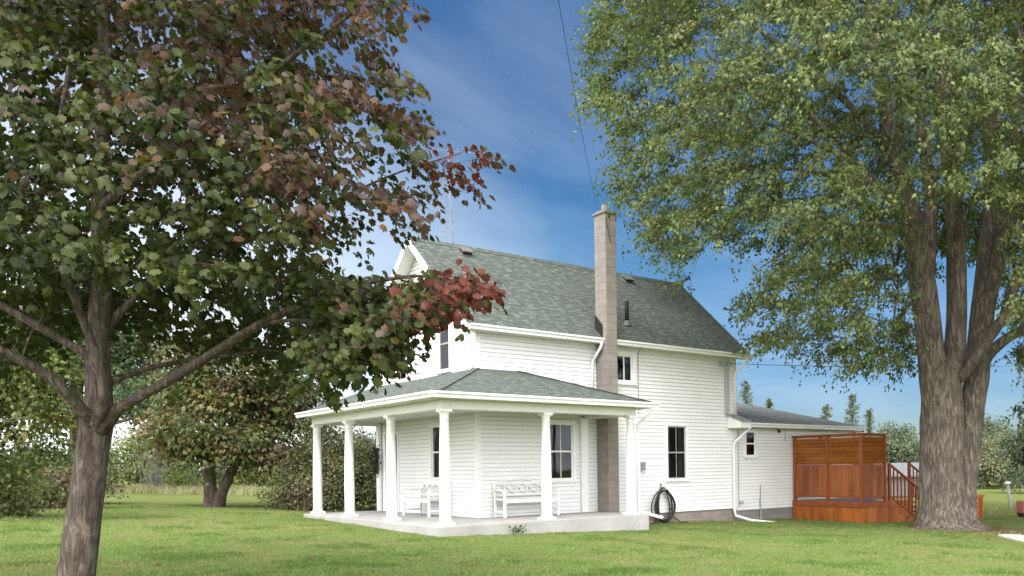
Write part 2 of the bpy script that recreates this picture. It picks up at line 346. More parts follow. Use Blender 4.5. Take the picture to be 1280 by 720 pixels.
# ------------------------------------------------------------------ ground
def ground_material():
    m, nt, b, o = newmat('lawn'); vec = coords(nt)
    n1 = nnoise(nt, vec, .16, 5, .6, .4); n2 = nnoise(nt, vec, .9, 6, .65); n3 = nnoise(nt, nmap(nt, vec, (1, 1, 1)), 9, 5, .7); n4 = nnoise(nt, vec, 60, 3, .7)
    col = nmix(nt, nramp(nt, n1, .35, .65), (.125, .175, .040), (.155, .185, .052))
    col = nmix(nt, nramp(nt, n2, .45, .72, 0, .8), col, (.22, .20, .095))
    col = nmix(nt, nramp(nt, n3, .5, .8, 0, .5), col, (.085, .125, .032))
    col = nmix(nt, nramp(nt, n4, .3, .75, 0, .5), col, (.07, .095, .026))
    # bare brown soil worn round the foot of the big tree and the walls
    def patch(c, r0, r1, colr, col, amp=.9):
        vm = nt.nodes.new('ShaderNodeVectorMath'); vm.operation = 'DISTANCE'; nt.links.new(vec, vm.inputs[0]); vm.inputs[1].default_value = c
        ad = nt.nodes.new('ShaderNodeMath'); ad.operation = 'MULTIPLY_ADD'; nt.links.new(n2, ad.inputs[0]); ad.inputs[1].default_value = 1.6; nt.links.new(vm.outputs['Value'], ad.inputs[2])
        return nmix(nt, nramp(nt, ad.outputs[0], r0 + .8, r1 + .8, amp, 0), col, colr)
    col = patch((11.3, -6.2, -.66), .9, 2.3, (.15, .105, .065), col)
    col = patch((-2.5, 13.4, 0), .4, 1.0, (.17, .12, .06), col, .7)
    nt.links.new(col, b.inputs['Base Color']); b.inputs['Roughness'].default_value = 1; b.inputs['Specular IOR Level'].default_value = .05
    bump(nt, b, nmix(nt, .5, n3, n4), .05, .8)
    return m
def build_ground():
    R = [0] + list(np.geomspace(.6, 900, 150)); N = 200; v = [(CPOS[0], CPOS[1], g(CPOS[0], CPOS[1]))]; f = []
    for r in R[1:]:
        for k in range(N):
            a = 2 * math.pi * k / N; x = CPOS[0] + r * math.cos(a); y = CPOS[1] + r * math.sin(a)
            v.append((x, y, g(x, y) + .025 * mnoise.noise((x * .35, y * .35, 0)) * min(1, r / 8)))
    for k in range(N): f.append((0, 1 + k, 1 + (k + 1) % N))
    for i in range(len(R) - 2):
        a, b = 1 + i * N, 1 + (i + 1) * N
        for k in range(N): k2 = (k + 1) % N; f.append((a + k, b + k, b + k2, a + k2))
    me = bpy.data.meshes.new('ground'); me.from_pydata(v, [], f); me.update(); me.polygons.foreach_set('use_smooth', [True] * len(f))
    o = link_mesh('ground', me, ground_material()); o['kind'] = 'structure'
build_ground()
def gz(x, y): return g(x, y) + .025 * mnoise.noise((x * .35, y * .35, 0))

# concrete strip at the right edge
mb = MB(); pa = [(9.25, -8.25), (8.4, -9.15), (7.4, -10.4), (6.2, -12.2), (5.2, -14)]
for i in range(len(pa) - 1):
    a, b = pa[i], pa[i + 1]; d = Vector((b[0] - a[0], b[1] - a[1], 0)).normalized(); n = Vector((-d.y, d.x, 0)) * .55
    q = [Vector((a[0], a[1], 0)), Vector((b[0], b[1], 0)), Vector((b[0], b[1], 0)) + n, Vector((a[0], a[1], 0)) + n]
    mb.prism([(p.x, p.y, g(p.x, p.y) - .05) for p in q], (0, 0, .10))
o = mb.build('path', M['whitepaint']); o['kind'] = 'structure'

# ------------------------------------------------------------------ farmhouse
house = root('farmhouse', 'white sided two storey farmhouse with green shingle roof, tall chimney and wraparound porch', 'house', (3.0, 2.5, -.2))
HW, HL, LAP = 5.873, 8.41, .102

def siding(mb, o, d, n, L, z0, z1, openings=(), lo=None, hi=None):
    o, d, n = Vector(o), Vector(d), Vector(n)
    lo = lo or (lambda z: 0.); hi = hi or (lambda z: L)
    k = 0; zb = z0; GAP = .0072  # slot below each lap; the dark backing behind it draws the lap's shadow line
    while zb < z1 - 1e-4:
        zt = min(zb + LAP, z1); cuts = sorted({zb, zt - GAP} | {z for a, b, c, e in openings for z in (c, e) if zb < z < zt - GAP})
        for za, zc in zip(cuts[:-1], cuts[1:]):
            zm = (za + zc) / 2; iv = [(lo, hi)]
            spans = []; cur = None
            ops = sorted((a, b) for a, b, c, e in openings if c < zm < e)
            edges = [(lo, None)]
            segs = []; left = ('f', lo)
            for a, b in ops: segs.append((left, ('c', a))); left = ('c', b)
            segs.append((left, ('f', hi)))
            def ev(e, z): return e[1](z) if e[0] == 'f' else e[1]
            def off(z): return .020 - .017 * (z - zb) / LAP
            for s, e in segs:
                a0, a1, b0, b1 = ev(s, za), ev(e, za), ev(s, zc), ev(e, zc)
                if a1 - a0 < 1e-3 and b1 - b0 < 1e-3: continue
                if a1 < a0 or b1 < b0:
                    if b1 < b0: b0 = b1 = (b0 + b1) / 2
                pt = lambda a, z: o + d * a + n * off(z) + Vector((0, 0, z))
                mb.poly([pt(a0, za), pt(a1, za), pt(b1, zc), pt(b0, zc)])
                if abs(za - zb) < 1e-6:
                    q = lambda a: o + d * a + n * .002 + Vector((0, 0, za))
                    mb.poly([q(a0), q(a1), pt(a1, za), pt(a0, za)])
        zb = zt

# openings: (along, along, z, z)
GW = [(1.36, 1.95, 3.64, 4.95), (3.93, 4.50, 3.60, 4.90), (1.78, 2.46, .92, 2.26), (4.60, 5.42, .02, 2.12)]
SW = [(1.93, 2.62, .86, 2.28), (4.02, 4.54, 3.47, 4.17), (5.74, 6.41, .80, 2.29)]
AW = [(.44, .86, 1.44, 2.20), (3.75, 4.5, 1.2, 2.16)]
mb = MB()
siding(mb, (0, 0, 0), (0, 1, 0), (-1, 0, 0), HW, -.10, 7.1, GW, lambda z: max(0, (z - 4.66) / .813), lambda z: min(HW, HW - (z - 4.66) / .813))
siding(mb, (0, 0, 0), (1, 0, 0), (0, -1, 0), HL, -.14, 4.42, SW)
siding(mb, (HL, 0, 0), (0, 1, 0), (1, 0, 0), HW, -.2, 7.1, (), lambda z: max(0, (z - 4.66) / .813), lambda z: min(HW, HW - (z - 4.66) / .813))
siding(mb, (0, HW, 0), (1, 0, 0), (0, 1, 0), HL, -.14, 4.42)
mb.build('siding', M['siding'], house)
def lapshade_wall(mb, o, d, L, z0, z1, ops, off=.022, top=None):
    o, d = Vector(o), Vector(d)
    xs = sorted({0., L} | {v for a, b, c, e in ops for v in (a, b)})
    for a, b in zip(xs[:-1], xs[1:]):
        zs = [z0]; m_ = (a + b) / 2
        for p, q, c, e in sorted(ops, key=lambda t: t[2]):
            if p < m_ < q: zs += [c, e]
        zs.append(z1)
        for c, e in zip(zs[::2], zs[1::2]):
            f = lambda s_, z_: o + d * s_ + Vector((0, 0, z_))
            mb.poly([f(a, c), f(b, c), f(b, e), f(a, e)])
mb = MB()
lapshade_wall(mb, (.012, .013, 0), (0, 1, 0), HW - .03, -.08, 4.6, GW); lapshade_wall(mb, (.013, .012, 0), (1, 0, 0), HL - .03, -.12, 4.4, SW)
mb.poly([(.012, .05, 4.61), (.012, HW - .05, 4.61), (.012, HW / 2, 6.95)]); mb.poly([(HL - .012, .05, -.1), (HL - .012, HW - .05, -.1), (HL - .012, HW - .05, 4.6), (HL - .012, HW / 2, 6.95), (HL - .012, .05, 4.6)])
mb.poly([(.03, HW - .012, -.1), (HL - .03, HW - .012, -.1), (HL - .03, HW - .012, 4.4), (.03, HW - .012, 4.4)])
mb.build('lap_shade_backing', M['lapshade'], house)
mb = MB(); mb.box((HL - 5.7, .012, -.205), (HL - .012, HW - .012, -.9)); mb.box((.03, .03, -.11), (HL - 5.7, HW - .03, -.9)); mb.box((HL - 5.7, .03, -.15), (HL - .03, HW - .03, -.202))
mb.split('foundation', M['stone'], house)
mb = MB()
for x0, y0, x1, y1, zt in ((-.028, -.028, .085, .0, 4.40), (-.028, .0, .0, .085, 4.56), (HL - .085, -.028, HL + .028, 0, 4.40), (-.028, HW - .085, 0, HW + .028, 4.4)):
    mb.box((x0, y0, -.14), (x1, y1, zt))
mb.split('corner_board', M['trim'], house, bevel=.004)

def window(o, d, n, op, kind='double', cur=True, tw=.085, sash='trim'):
    a0, a1, z0, z1 = op; o, d, n = Vector(o), Vector(d), Vector(n)
    def bx(mb, s0, s1, t0, t1, w0, w1): # s along, t out, w up
        p = o + d * s0 + n * t0 + Vector((0, 0, w0)); q = o + d * s1 + n * t1 + Vector((0, 0, w1)); mb.box(p, q)
    mb = MB(); th = .042
    bx(mb, a0 - tw, a0, -.05, th, z0 - tw * .6, z1 + tw); bx(mb, a1, a1 + tw, -.05, th, z0 - tw * .6, z1 + tw)
    bx(mb, a0, a1, -.05, th, z1, z1 + tw); bx(mb, a0, a1, -.05, th, z0 - tw * .6, z0)
    w = mb.build('window', M['trim'], house, bevel=.004)
    mb = MB(); bx(mb, a0 - tw - .03, a1 + tw + .03, .002, .075, z0 - tw * .6 - .035, z0 - tw * .6 - .002); mb.build('sill', M['trim'], w, bevel=.004)
    mb = MB(); sw = .035; y0, y1 = -.03, -.002; zm = (z0 + z1) / 2
    bx(mb, a0, a0 + sw, y0, y1, z0, z1); bx(mb, a1 - sw, a1, y0, y1, z0, z1); bx(mb, a0 + sw, a1 - sw, y0, y1, z0, z0 + sw); bx(mb, a0 + sw, a1 - sw, y0, y1, z1 - sw, z1)
    am = (a0 + a1) / 2
    if kind in ('double', 'cross'): bx(mb, a0 + sw, a1 - sw, y0, y1 + .01, zm - .02, zm + .02)
    if kind in ('cross', 'slider'):
        e = .008 if kind == 'cross' else .02
        bx(mb, am - e, am + e, y0 + .004, y1 - .004, z0 + sw, zm - .02 if kind == 'cross' else z1 - sw)
        if kind == 'cross': bx(mb, am - e, am + e, y0 + .004, y1 - .004, zm + .02, z1 - sw)
    mb.build('sash', M[sash], w)
    mb = MB(); bx(mb, a0 + sw * .5, a1 - sw * .5, -.020, -.014, z0 + sw * .5, z1 - sw * .5); mb.build('pane', M['glass'], w)
    mb = MB(); q = lambda s, t, ww: o + d * s + n * t + Vector((0, 0, ww))
    A, B, t = a0 - .25, a1 + .25, -.7
    mb.poly([q(A, t, z0 - .3), q(B, t, z0 - .3), q(B, t, z1 + .2), q(A, t, z1 + .2)])
    for s in (A, B): mb.poly([q(s, t, z0 - .3), q(s, -.055, z0 - .3), q(s, -.055, z1 + .2), q(s, t, z1 + .2)])
    for zz in (z0 - .3, z1 + .2): mb.poly([q(A, t, zz), q(B, t, zz), q(B, -.055, zz), q(A, -.055, zz)])
    mb.poly([q(A, -.056, z0 - .3), q(a0 - .01, -.056, z0 - .3), q(a0 - .01, -.056, z1 + .2), q(A, -.056, z1 + .2)])
    mb.poly([q(a1 + .01, -.056, z0 - .3), q(B, -.056, z0 - .3), q(B, -.056, z1 + .2), q(a1 + .01, -.056, z1 + .2)])
    mb.build('interior', M['room'], w)
    if cur:
        mb = MB(); N = 14
        for s0, s1 in ((a0 - .02, a0 + (a1 - a0) * .30), (a1 - (a1 - a0) * .26, a1 + .02)):
            for i in range(N):
                f0, f1 = i / N, (i + 1) / N; y = lambda f: -.13 + .022 * math.sin(f * 22)
                mb.poly([q(s0 + (s1 - s0) * f0, y(f0), z0 - .02), q(s0 + (s1 - s0) * f1, y(f1), z0 - .02), q(s0 + (s1 - s0) * f1, y(f1), z1), q(s0 + (s1 - s0) * f0, y(f0), z1)])
        mb.build('curtain', M['curtain'], w)
    return w
gx = ((0, 0, 0), (0, 1, 0), (-1, 0, 0)); sx = ((0, 0, 0), (1, 0, 0), (0, -1, 0)); axw = ((HL, .03, 0), (1, 0, 0), (0, -1, 0))
window(*gx, GW[0], sash='sashgrey'); window(*gx, GW[1], sash='sashgrey'); window(*gx, GW[2], cur=False)
window(*sx, SW[0], 'cross', False); window(*sx, SW[1], 'slider', True, .11); window(*sx, SW[2], 'cross', True, .06, 'sashgrey')
# front door
mb = MB(); a0, a1, z0, z1 = GW[3]
mb.box((-.045, a0 - .1, .0), (.05, a0, z1 + .1)); mb.box((-.045, a1, .0), (.05, a1 + .1, z1 + .1)); mb.box((-.045, a0, z1), (.05, a1, z1 + .1))
mb.build('door_frame', M['trim'], house, bevel=.004)
mb = MB(); mb.box((.01, a0 + .003, .02), (.055, a1 - .003, .85)); mb.box((.01, a0 + .003, .851), (.055, a0 + .12, z1 - .003)); mb.box((.01, a1 - .12, .851), (.055, a1 - .003, z1 - .003)); mb.box((.01, a0 + .121, z1 - .12), (.055, a1 - .121, z1 - .003))
dr = mb.build('door', M['doorwood'], house)
mb = MB(); mb.box((.028, a0 + .12, .85), (.036, a1 - .12, z1 - .12)); mb.build('pane', M['glass'], dr)
mb = MB(); mb.box((.06, a0, .0), (.07, a1, z1)); mb.build('backing', M['room'], dr)
mb = MB(); mb.tube([(.01, a0 + .07, 1.0), (-.05, a0 + .07, 1.0)], .012); mb.tube([(-.05, a0 + .07, 1.0), (-.05, a0 + .16, 1.0)], .012); mb.build('handle', M['galv'], dr)

# main roof
EZ, OV, SL, RV = 4.507, .334, .8128, 2.937
RZ = EZ + (RV + OV) * SL; XA, XB = -.36, HL + .36
mb = MB(); T = .10
mb.prism([(XA, -OV, EZ), (XA, RV, RZ), (XA, HW + OV, EZ), (XA, HW + OV, EZ - T), (XA, RV, RZ - T), (XA, -OV, EZ - T)], (XB - XA, 0, 0))
roof = mb.build('roof', M['shingle'], house)
mb = MB(); mb.prism([(XA + .01, RV - .15, RZ - .15 * SL + .012), (XA + .01, RV, RZ + .022), (XA + .01, RV + .15, RZ - .15 * SL + .012), (XA + .01, RV, RZ - .01)], (XB - XA - .02, 0, 0)); mb.build('ridge_cap', M['shingle'], roof)
# rake boards and gable soffits
mb = MB()
for x, s in ((XA, -1), (XB, 1)):
    for sgn in (0, 1):
        yf = (lambda v: v) if sgn == 0 else (lambda v: HW - v)
        mb.prism([(x, yf(-OV), EZ - .015), (x, yf(RV), RZ - .015), (x, yf(RV), RZ - .215), (x, yf(-OV), EZ - .215)], (s * .028, 0, 0))
mb.split('rake_board', M['trim'], house)
mb = MB()
for x0, x1 in ((XA + .002, -.022), (HL + .022, XB - .002)):
    for sgn in (0, 1):
        yf = (lambda v: v) if sgn == 0 else (lambda v: HW - v)
        mb.prism([(x0, yf(-OV + .01), EZ - T - .004), (x0, yf(RV), RZ - T - .004 - .01), (x0, yf(RV), RZ - T - .03), (x0, yf(-OV + .01), EZ - T - .028)], (x1 - x0, 0, 0))
mb.split('gable_soffit', M['trim'], house)
mb = MB(); mb.box((XA + .03, -OV + .002, EZ - .13), (XB - .03, -.022, EZ - .105)); mb.box((XA + .03, HW + .022, EZ - .13), (XB - .03, HW + OV - .002, EZ - .105))
mb.box((XA + .03, -OV - .02, EZ - .14), (XB - .03, -OV - .001, EZ - .012)); mb.box((XA + .03, HW + OV + .001, EZ - .14), (XB - .03, HW + OV + .02, EZ - .012)); mb.split('eave_soffit', M['cream'], house)
mb = MB()
for x in (0.0 - .021, HL + .021): pass
mb.box((0, -.05, EZ - .20), (3.33, -.021, EZ - .131)); mb.box((3.72, -.05, EZ - .20), (HL, -.021, EZ - .131)); mb.split('frieze_board', M['trim'], house)
def gutter(pts_a, pts_b, out, parent, name='gutter', m='trim', h=.125, w=.115):
    a, b, n = Vector(pts_a), Vector(pts_b), Vector(out)
    prof = [(0, 0), (0, -h), (w * .62, -h), (w * .72, -h * .55), (w, -h * .30), (w, 0), (w * .93, 0), (w * .93, -h * .28), (w * .66, -h * .53), (w * .57, -h * .94), (.008, -h * .94), (.008, 0)]
    mb = MB(); mb.prism([a + n * x + Vector((0, 0, z)) for x, z in prof], b - a); return mb.build(name, M[m], parent)
gutter((XA, -OV - .021, EZ + .005), (3.325, -OV - .021, EZ - .01), (0, -1, 0), house); gutter((3.725, -OV - .021, EZ - .01), (XB, -OV - .021, EZ - .025), (0, -1, 0), house)

# chimney
mb = MB(); CX0, CX1, CY0 = 3.36, 3.69, -.52
mb.box((CX0, CY0, -.9), (CX1, -.026, 7.74)); ch = mb.build('chimney', M['chimney'], house)
mb = MB(); mb.box((CX0 - .04, CY0 - .04, 7.742), (CX1 + .04, .015, 7.80)); mb.box((CX0 + .03, CY0 + .03, 7.802), (CX1 - .03, -.06, 7.86)); mb.build('cap', M['capstone'], ch, bevel=.008)
mb = MB(); mb.lathe(((CX0 + CX1) / 2, -.28, 7.86), [(0, .10), (.14, .095), (.14, .07), (.0, .07)], 16); mb.build('flue', M['chimney'], ch)
mb = MB()
fx = CX0 - .012; zz = lambda v: EZ + (v + OV) * SL
mb.prism([(fx, -OV - .02, zz(-OV) + .015), (fx, -.02, zz(-.02) + .015), (fx, -.02, zz(-.02) + .40), (fx, -OV - .02, zz(-OV) + .34)], (.010, 0, 0))
mb.prism([(CX1 + .002, -OV - .02, zz(-OV) + .015), (CX1 + .002, .1, zz(.1) + .015), (CX1 + .002, .1, zz(.1) + .12), (CX1 + .002, -OV - .02, zz(-OV) + .12)], (.010, 0, 0))
mb.box((CX0 - .012, -.024, zz(0) + .01), (CX1 + .012, -.010, zz(0) + .38)); mb.build('flashing', M['black'], ch)
mb = MB(); mb.tube([(CX0 + .02, CY0 - .01, 7.6), (CX0 + .15, CY0 - .012, 7.0)], .008, 5)
mb.build('wire', M['black'], ch)
# roof vents, vent pipe
def on_roof(u, v): return Vector((u, v, EZ + (v + OV) * SL))
for u, v in ((1.04, 2.62), (6.34, 2.62)):
    p = on_roof(u, v); mb = MB(); q = [on_roof(u - .16, v - .16), on_roof(u + .16, v - .16), on_roof(u + .16, v + .16), on_roof(u - .16, v + .16)]
    mb.prism([x + Vector((0, 0, .004)) for x in q], (0, -.01, .014))
    up = Vector((0, -SL, 1)).normalized(); top = [on_roof(u - .15, v - .15) + up * .11, on_roof(u + .15, v - .15) + up * .11, on_roof(u + .15, v + .13) + up * .07, on_roof(u - .15, v + .13) + up * .07]
    mb.prism(top, up * .035); mb.build('roof_vent', M['ventgrey'], roof)
    mb = MB(); mb.prism([on_roof(u - .12, v - .12) + up * .015, on_roof(u + .12, v - .12) + up * .015, on_roof(u + .12, v + .1) + up * .015, on_roof(u - .12, v + .1) + up * .015], up * .085); mb.build('vent_core', M['black'], roof)
p = on_roof(4.70, .41); mb = MB(); mb.lathe(p, [(-.1, .055), (.62, .055), (.64, .05), (.64, .03)], 14); mb.build('vent_pipe', M['black'], roof, True)
mb = MB(); mb.lathe(p, [(-.05, .13), (.02, .09), (.09, .06)], 14); mb.build('pipe_collar', M['ventgrey'], roof)

# ---- porch
PX, PY, CZ = -2.0, -2.2, 0
slab_pts = [(-2.02, -2.26), (3.32, -2.26), (3.32, -.03), (-.03, -.03), (-.03, 6.02), (-2.02, 6.02)]
mb = MB(); mb.prism([(x, y, -.75) for x, y in slab_pts], (0, 0, .75)); mb.build('porch_floor', M['concrete'], house, bevel=.015)
cols = [(-1.7, -1.92), (-1.7, .84), (-1.7, 3.48), (-1.7, 5.85), (.69, -1.92), (3.04, -1.92)]
for x, y in cols:
    mb = MB(); mb.lathe((x, y, 0), [(.05, .135), (.07, .137), (.085, .132), (.10, .116), (.8, .116), (1.5, .105), (2.22, .088), (2.23, .096), (2.245, .096), (2.255, .088), (2.29, .09), (2.32, .108), (2.345, .112)], 28)
    c = mb.build('column', M['column'], house, True); em = c.modifiers.new('split', 'EDGE_SPLIT'); em.split_angle = math.radians(40)
    mb = MB(); mb.box((x - .155, y - .155, .0), (x + .155, y + .155, .052)); mb.build('plinth', M['column'], c, bevel=.006)
    mb = MB(); mb.box((x - .122, y - .122, 2.343), (x + .122, y + .122, 2.40)); mb.build('capital', M['column'], c, bevel=.006)
for a, b in (((2.83, -.105), (3.03, -.022)), ((-.105, 5.70), (-.03, 5.90))):
    mb = MB(); mb.box((a[0], a[1], 0), (b[0], b[1], 2.44)); mb.build('pilaster', M['column'], house, bevel=.006)
mb = MB()
mb.box((-1.80, -2.02, 2.40), (-1.60, 5.95, 2.60)); mb.box((-1.599, -2.02, 2.40), (3.14, -1.82, 2.60)); mb.box((2.94, -1.819, 2.40), (3.14, -.03, 2.60)); mb.box((-1.599, 5.75, 2.40), (-.03, 5.95, 2.60))
mb.build('porch_beam', M['cream'], house, bevel=.006)
mb = MB(); mb.prism([(x, y, 2.50) for x, y in ((-1.6, -1.82), (2.94, -1.82), (2.94, -.03), (-.03, -.03), (-.03, 5.75), (-1.6, 5.75))], (0, 0, .03)); mb.build('porch_ceiling', M['ceiling'], house)
E1, EY = -2.05, -2.27
mb = MB()
A = [(-.022, 6.12, 3.53), (E1, 6.12, 2.73), (E1, EY, 2.73), (-.022, -.022, 3.53)]
B = [(-.022, -.022, 3.53), (E1, EY, 2.73), (3.45, EY, 2.73), (1.08, -.022, 3.53)]
C3 = [(1.08, -.022, 3.53), (3.45, EY, 2.73), (3.45, -.022, 2.73)]
n0 = 0
for q in (A, B, C3):
    mb.poly(q); 
for q in (A, B, C3): mb.poly([(x, y, z - .05) for x, y, z in reversed(q)])
for a, b in ((A[0], A[1]), (A[1], A[2]), (B[1], B[2]), (C3[1], C3[2])): mb.poly([a, (a[0], a[1], a[2] - .05), (b[0], b[1], b[2] - .05), b])
pr = mb.build('porch_roof', M['shingle'], house)
mb = MB()
for a, b in (((-.02, -.02, 3.53), (E1, EY, 2.73)), ((1.08, -.02, 3.53), (3.45, EY, 2.73))): mb.bar(Vector(a) + Vector((0, 0, .006)), Vector(b) + Vector((0, 0, .006)), .17, .014)
mb.split('hip_cap', M['shingle'], pr)
mb = MB()  # soffit boards and fascia behind the gutter
mb.box((E1 + .01, EY + .01, 2.60), (-1.60, 6.10, 2.622)); mb.box((-1.599, EY + .01, 2.60), (3.43, -1.82, 2.622)); mb.box((3.0, -1.819, 2.60), (3.43, -.03, 2.622))
mb.box((E1 - .018, EY - .018, 2.595), (E1, 6.12, 2.722)); mb.box((E1, EY - .018, 2.595), (3.468, EY, 2.722)); mb.box((3.45, EY, 2.595), (3.468, -.03, 2.722))
mb.split('porch_fascia', M['cream'], house)
mb = MB(); mb.prism([(E1, 6.075, 2.68), (-.03, 6.075, 3.47), (-.03, 6.075, 2.62), (E1, 6.075, 2.60)], (0, .02, 0)); mb.build('porch_end_board', M['trim'], house)
gutter((E1 - .019, EY - .13, 2.735), (E1 - .019, 6.12, 2.72), (-1, 0, 0), house); gutter((E1 - .13, EY - .019, 2.735), (3.58, EY - .019, 2.715), (0, -1, 0), house); gutter((3.469, EY - .019, 2.715), (3.469, -.06, 2.70), (1, 0, 0), house)

def spout(pts, r=.038, name='downspout', m='trim', parent=house):
    mb = MB(); mb.tube(pts, r, 10); o = mb.build(name, M[m], parent, True); return o
spout([(3.5, EY - .07, 2.62), (3.5, EY - .07, 2.52), (3.36, -2.02, 2.32), (3.28, -1.92, 2.2), (3.28, -1.92, .12), (3.30, -1.98, .04), (3.62, -2.42, -.10)], .04)
spout([(3.27, -OV - .07, EZ - .12), (3.27, -OV - .07, EZ - .22), (3.23, -.12, EZ - .52), (3.21, -.075, EZ - .62), (3.21, -.075, 2.9)])
spout([(8.50, -OV - .07, EZ - .14), (8.50, -OV - .07, EZ - .25), (8.33, -.13, EZ - .55), (8.32, -.08, EZ - .7), (8.32, -.08, 2.74)])
# service entrance
mb = MB(); mb.tube([(7.94, -.07, 4.12), (7.94, -.07, 2.60)], .024); mb.tube([(8.06, -.07, 4.2), (8.06, -.07, 2.60)], .03); mb.tube([(7.90, -.10, 4.15), (7.74, -.12, 4.18)], .018)
mb.lathe((8.06, -.09, 4.16), [(0, .06), (.08, .07), (.12, .03)], 10); mb.box((7.69, -.16, 4.12), (7.80, -.03, 4.24)); mb.build('service_conduit', M['greyplastic'], house)
mb = MB(); mb.tube([(4.72, -.05, 4.25), (4.72, -.045, 2.6)], .012, 6); mb.tube([(4.72, -.05, 4.25), (4.66, -.25, 4.36)], .012, 6); mb.build('cable_run', M['greyplastic'], house)
mb = MB(); mb.box((4.70, -.12, 1.06), (4.88, -.02, 1.26)); mb.box((4.69, -.13, 1.2), (4.89, -.121, 1.27)); mb.build('utility_box', M['galv'], house, bevel=.01)

# ---- rear addition
mb = MB(); AL = 5.65
siding(mb, *axw, AL, -.21, 2.34, AW)
siding(mb, (HL + AL, .03, 0), (0, 1, 0), (1, 0, 0), 11.9, -.21, 2.34, (), None, None)
mb.build('addition_siding', M['siding'], house)
mb = MB(); lapshade_wall(mb, (HL + .01, .042, 0), (1, 0, 0), AL - .03, -.19, 2.32, AW); mb.poly([(HL + AL - .012, .06, -.19), (HL + AL - .012, 11.8, -.19), (HL + AL - .012, 11.8, 2.32), (HL + AL - .012, .06, 2.32)]); mb.build('lap_shade_backing', M['lapshade'], house)
mb = MB(); mb.box((HL + .03, .045, -.9), (HL + AL - .02, 11.8, -.205)); mb.build('addition_foundation', M['block'], house)
mb = MB(); S2 = .195; z = lambda v: 2.43 + (v + .36) * S2
mb.prism([(HL + .03, -.36, z(-.36)), (HL + .03, 6.0, z(6.0)), (HL + .03, 12.3, z(-.36)), (HL + .03, 12.3, z(-.36) - .1), (HL + .03, 6, z(6) - .1), (HL + .03, -.36, z(-.36) - .1)], (AL + .10, 0, 0))
mb.build('addition_roof', M['greyshingle'], house)
XE = HL + AL + .13
mb = MB(); mb.box((HL + .03, -.38, z(-.36) - .125), (XE, .008, z(-.36) - .102)); mb.box((HL + .03, -.381, z(-.36) - .14), (XE, -.361, z(-.36) - .01)); 
mb.prism([(XE, -.36, z(-.36) - .012), (XE, 6, z(6) - .012), (XE, 12.3, z(-.36) - .012), (XE, 12.3, z(-.36) - .2), (XE, 6, z(6) - .2), (XE, -.36, z(-.36) - .2)], (.022, 0, 0)); mb.split('addition_fascia', M['cream'], house)
gutter((HL + .03, -.382, 2.435), (XE + .02, -.382, 2.42), (0, -1, 0), house)
# boxed eave return on the corner of the main block
mb = MB(); mb.prism([(8.05, -.023, 2.27), (8.05, -.62, 2.27), (8.05, -.62, 2.44), (8.05, -.023, 2.66)], (.385, 0, 0)); rb = mb.build('eave_return', M['trim'], house)
mb = MB(); mb.prism([(8.02, -.023, 2.665), (8.02, -.66, 2.445), (8.02, -.66, 2.475), (8.02, -.023, 2.70)], (.43, 0, 0)); mb.build('return_roof', M['greyshingle'], rb)
window(*axw, AW[0], 'double', False, .06); window(*axw, AW[1], 'slider', False, .06)
spout([(8.62, -.44, 2.36), (8.58, -.43, 2.26), (8.28, -.10, 1.86), (8.25, -.075, 1.74), (8.25, -.075, -.2), (8.27, -.10, -.36), (8.5, -.55, -.50), (8.75, -1.25, -.555)], .045)
mb = MB(); mb.box((9.38, -.02, -.15), (9.44, .0, .15)); mb.tube([(9.42, -.02, -.6), (9.42, -.02, .55)], .018, 8); mb.build('ground_rod', M['greyplastic'], house)
mb = MB(); mb.tube([(8.5, -.01, 2.2), (8.5, -.012, -.1)], .010, 6); mb.box((8.52, -.06, -.02), (8.66, 0, .06)); mb.build('cable_run', M['greyplastic'], house)
mb = MB(); mb.lathe((10.2, -.12, 2.16), [(0, .02), (.02, .05), (.07, .05), (.1, .02)], 10); mb.tube([(10.2, -.12, 2.25), (10.2, 0, 2.28)], .015); mb.build('wall_lamp', M['black'], house)
mb = MB(); mb.tube([(10.55, -.04, 2.3), (10.55, -.05, 1.9)], .006, 5); mb.build('cable_run', M['cable'], house)
mb = MB(); mb.box((13.75, -.46, 2.28), (13.92, -.40, 2.34)); mb.tube([(13.83, -.36, 2.30), (13.83, -.42, 2.31)], .03, 8); mb.build('flood_lamp', M['trim'], house)

# ------------------------------------------------------------------ deck
deck = root('wooden_deck', 'red stained wooden deck with louvred privacy screen and steps beside the house', 'deck', (12.5, -1.4, -.72))
DX, DY = 10.9, -2.83
def gbot(x, y): return g(x, y) - .12
mb = MB()
mb.poly([(DX, -.03, -.10), (DX, DY, -.10), (DX, DY, gbot(DX, DY)), (DX, -.03, gbot(DX, 0))]); 
mb.prism([(DX, -.03, -.10), (DX, DY, -.10), (DX, DY, gbot(DX, DY)), (DX, -.03, gbot(DX, 0))], (.025, 0, 0))
mb.v = []; mb.f = []
mb.prism([(DX, -.03, -.10), (DX, DY, -.10), (DX, DY, gbot(DX, DY)), (DX, -.03, gbot(DX, 0))], (.025, 0, 0))
mb.prism([(DX + .026, DY, -.10), (12.35, DY, -.10), (12.35, DY, gbot(12.35, DY)), (DX + .026, DY, gbot(DX, DY))], (0, .025, 0))
mb.prism([(12.36, -1.5, -.10), (15.25, -1.5, -.10), (15.25, -1.5, gbot(15.25, -1.5)), (12.36, -1.5, gbot(12.3, -1.5))], (0, .025, 0))
mb.split('skirting', M['deckskirt'], deck)
mb = MB(); mb.box((DX - .035, DY - .035, -.16), (DX - .002, -.03, .0)); mb.box((DX - .001, DY - .035, -.16), (12.37, DY - .002, .0)); mb.split('rim_board', M['deckpost'], deck, bevel=.004)
mb = MB()
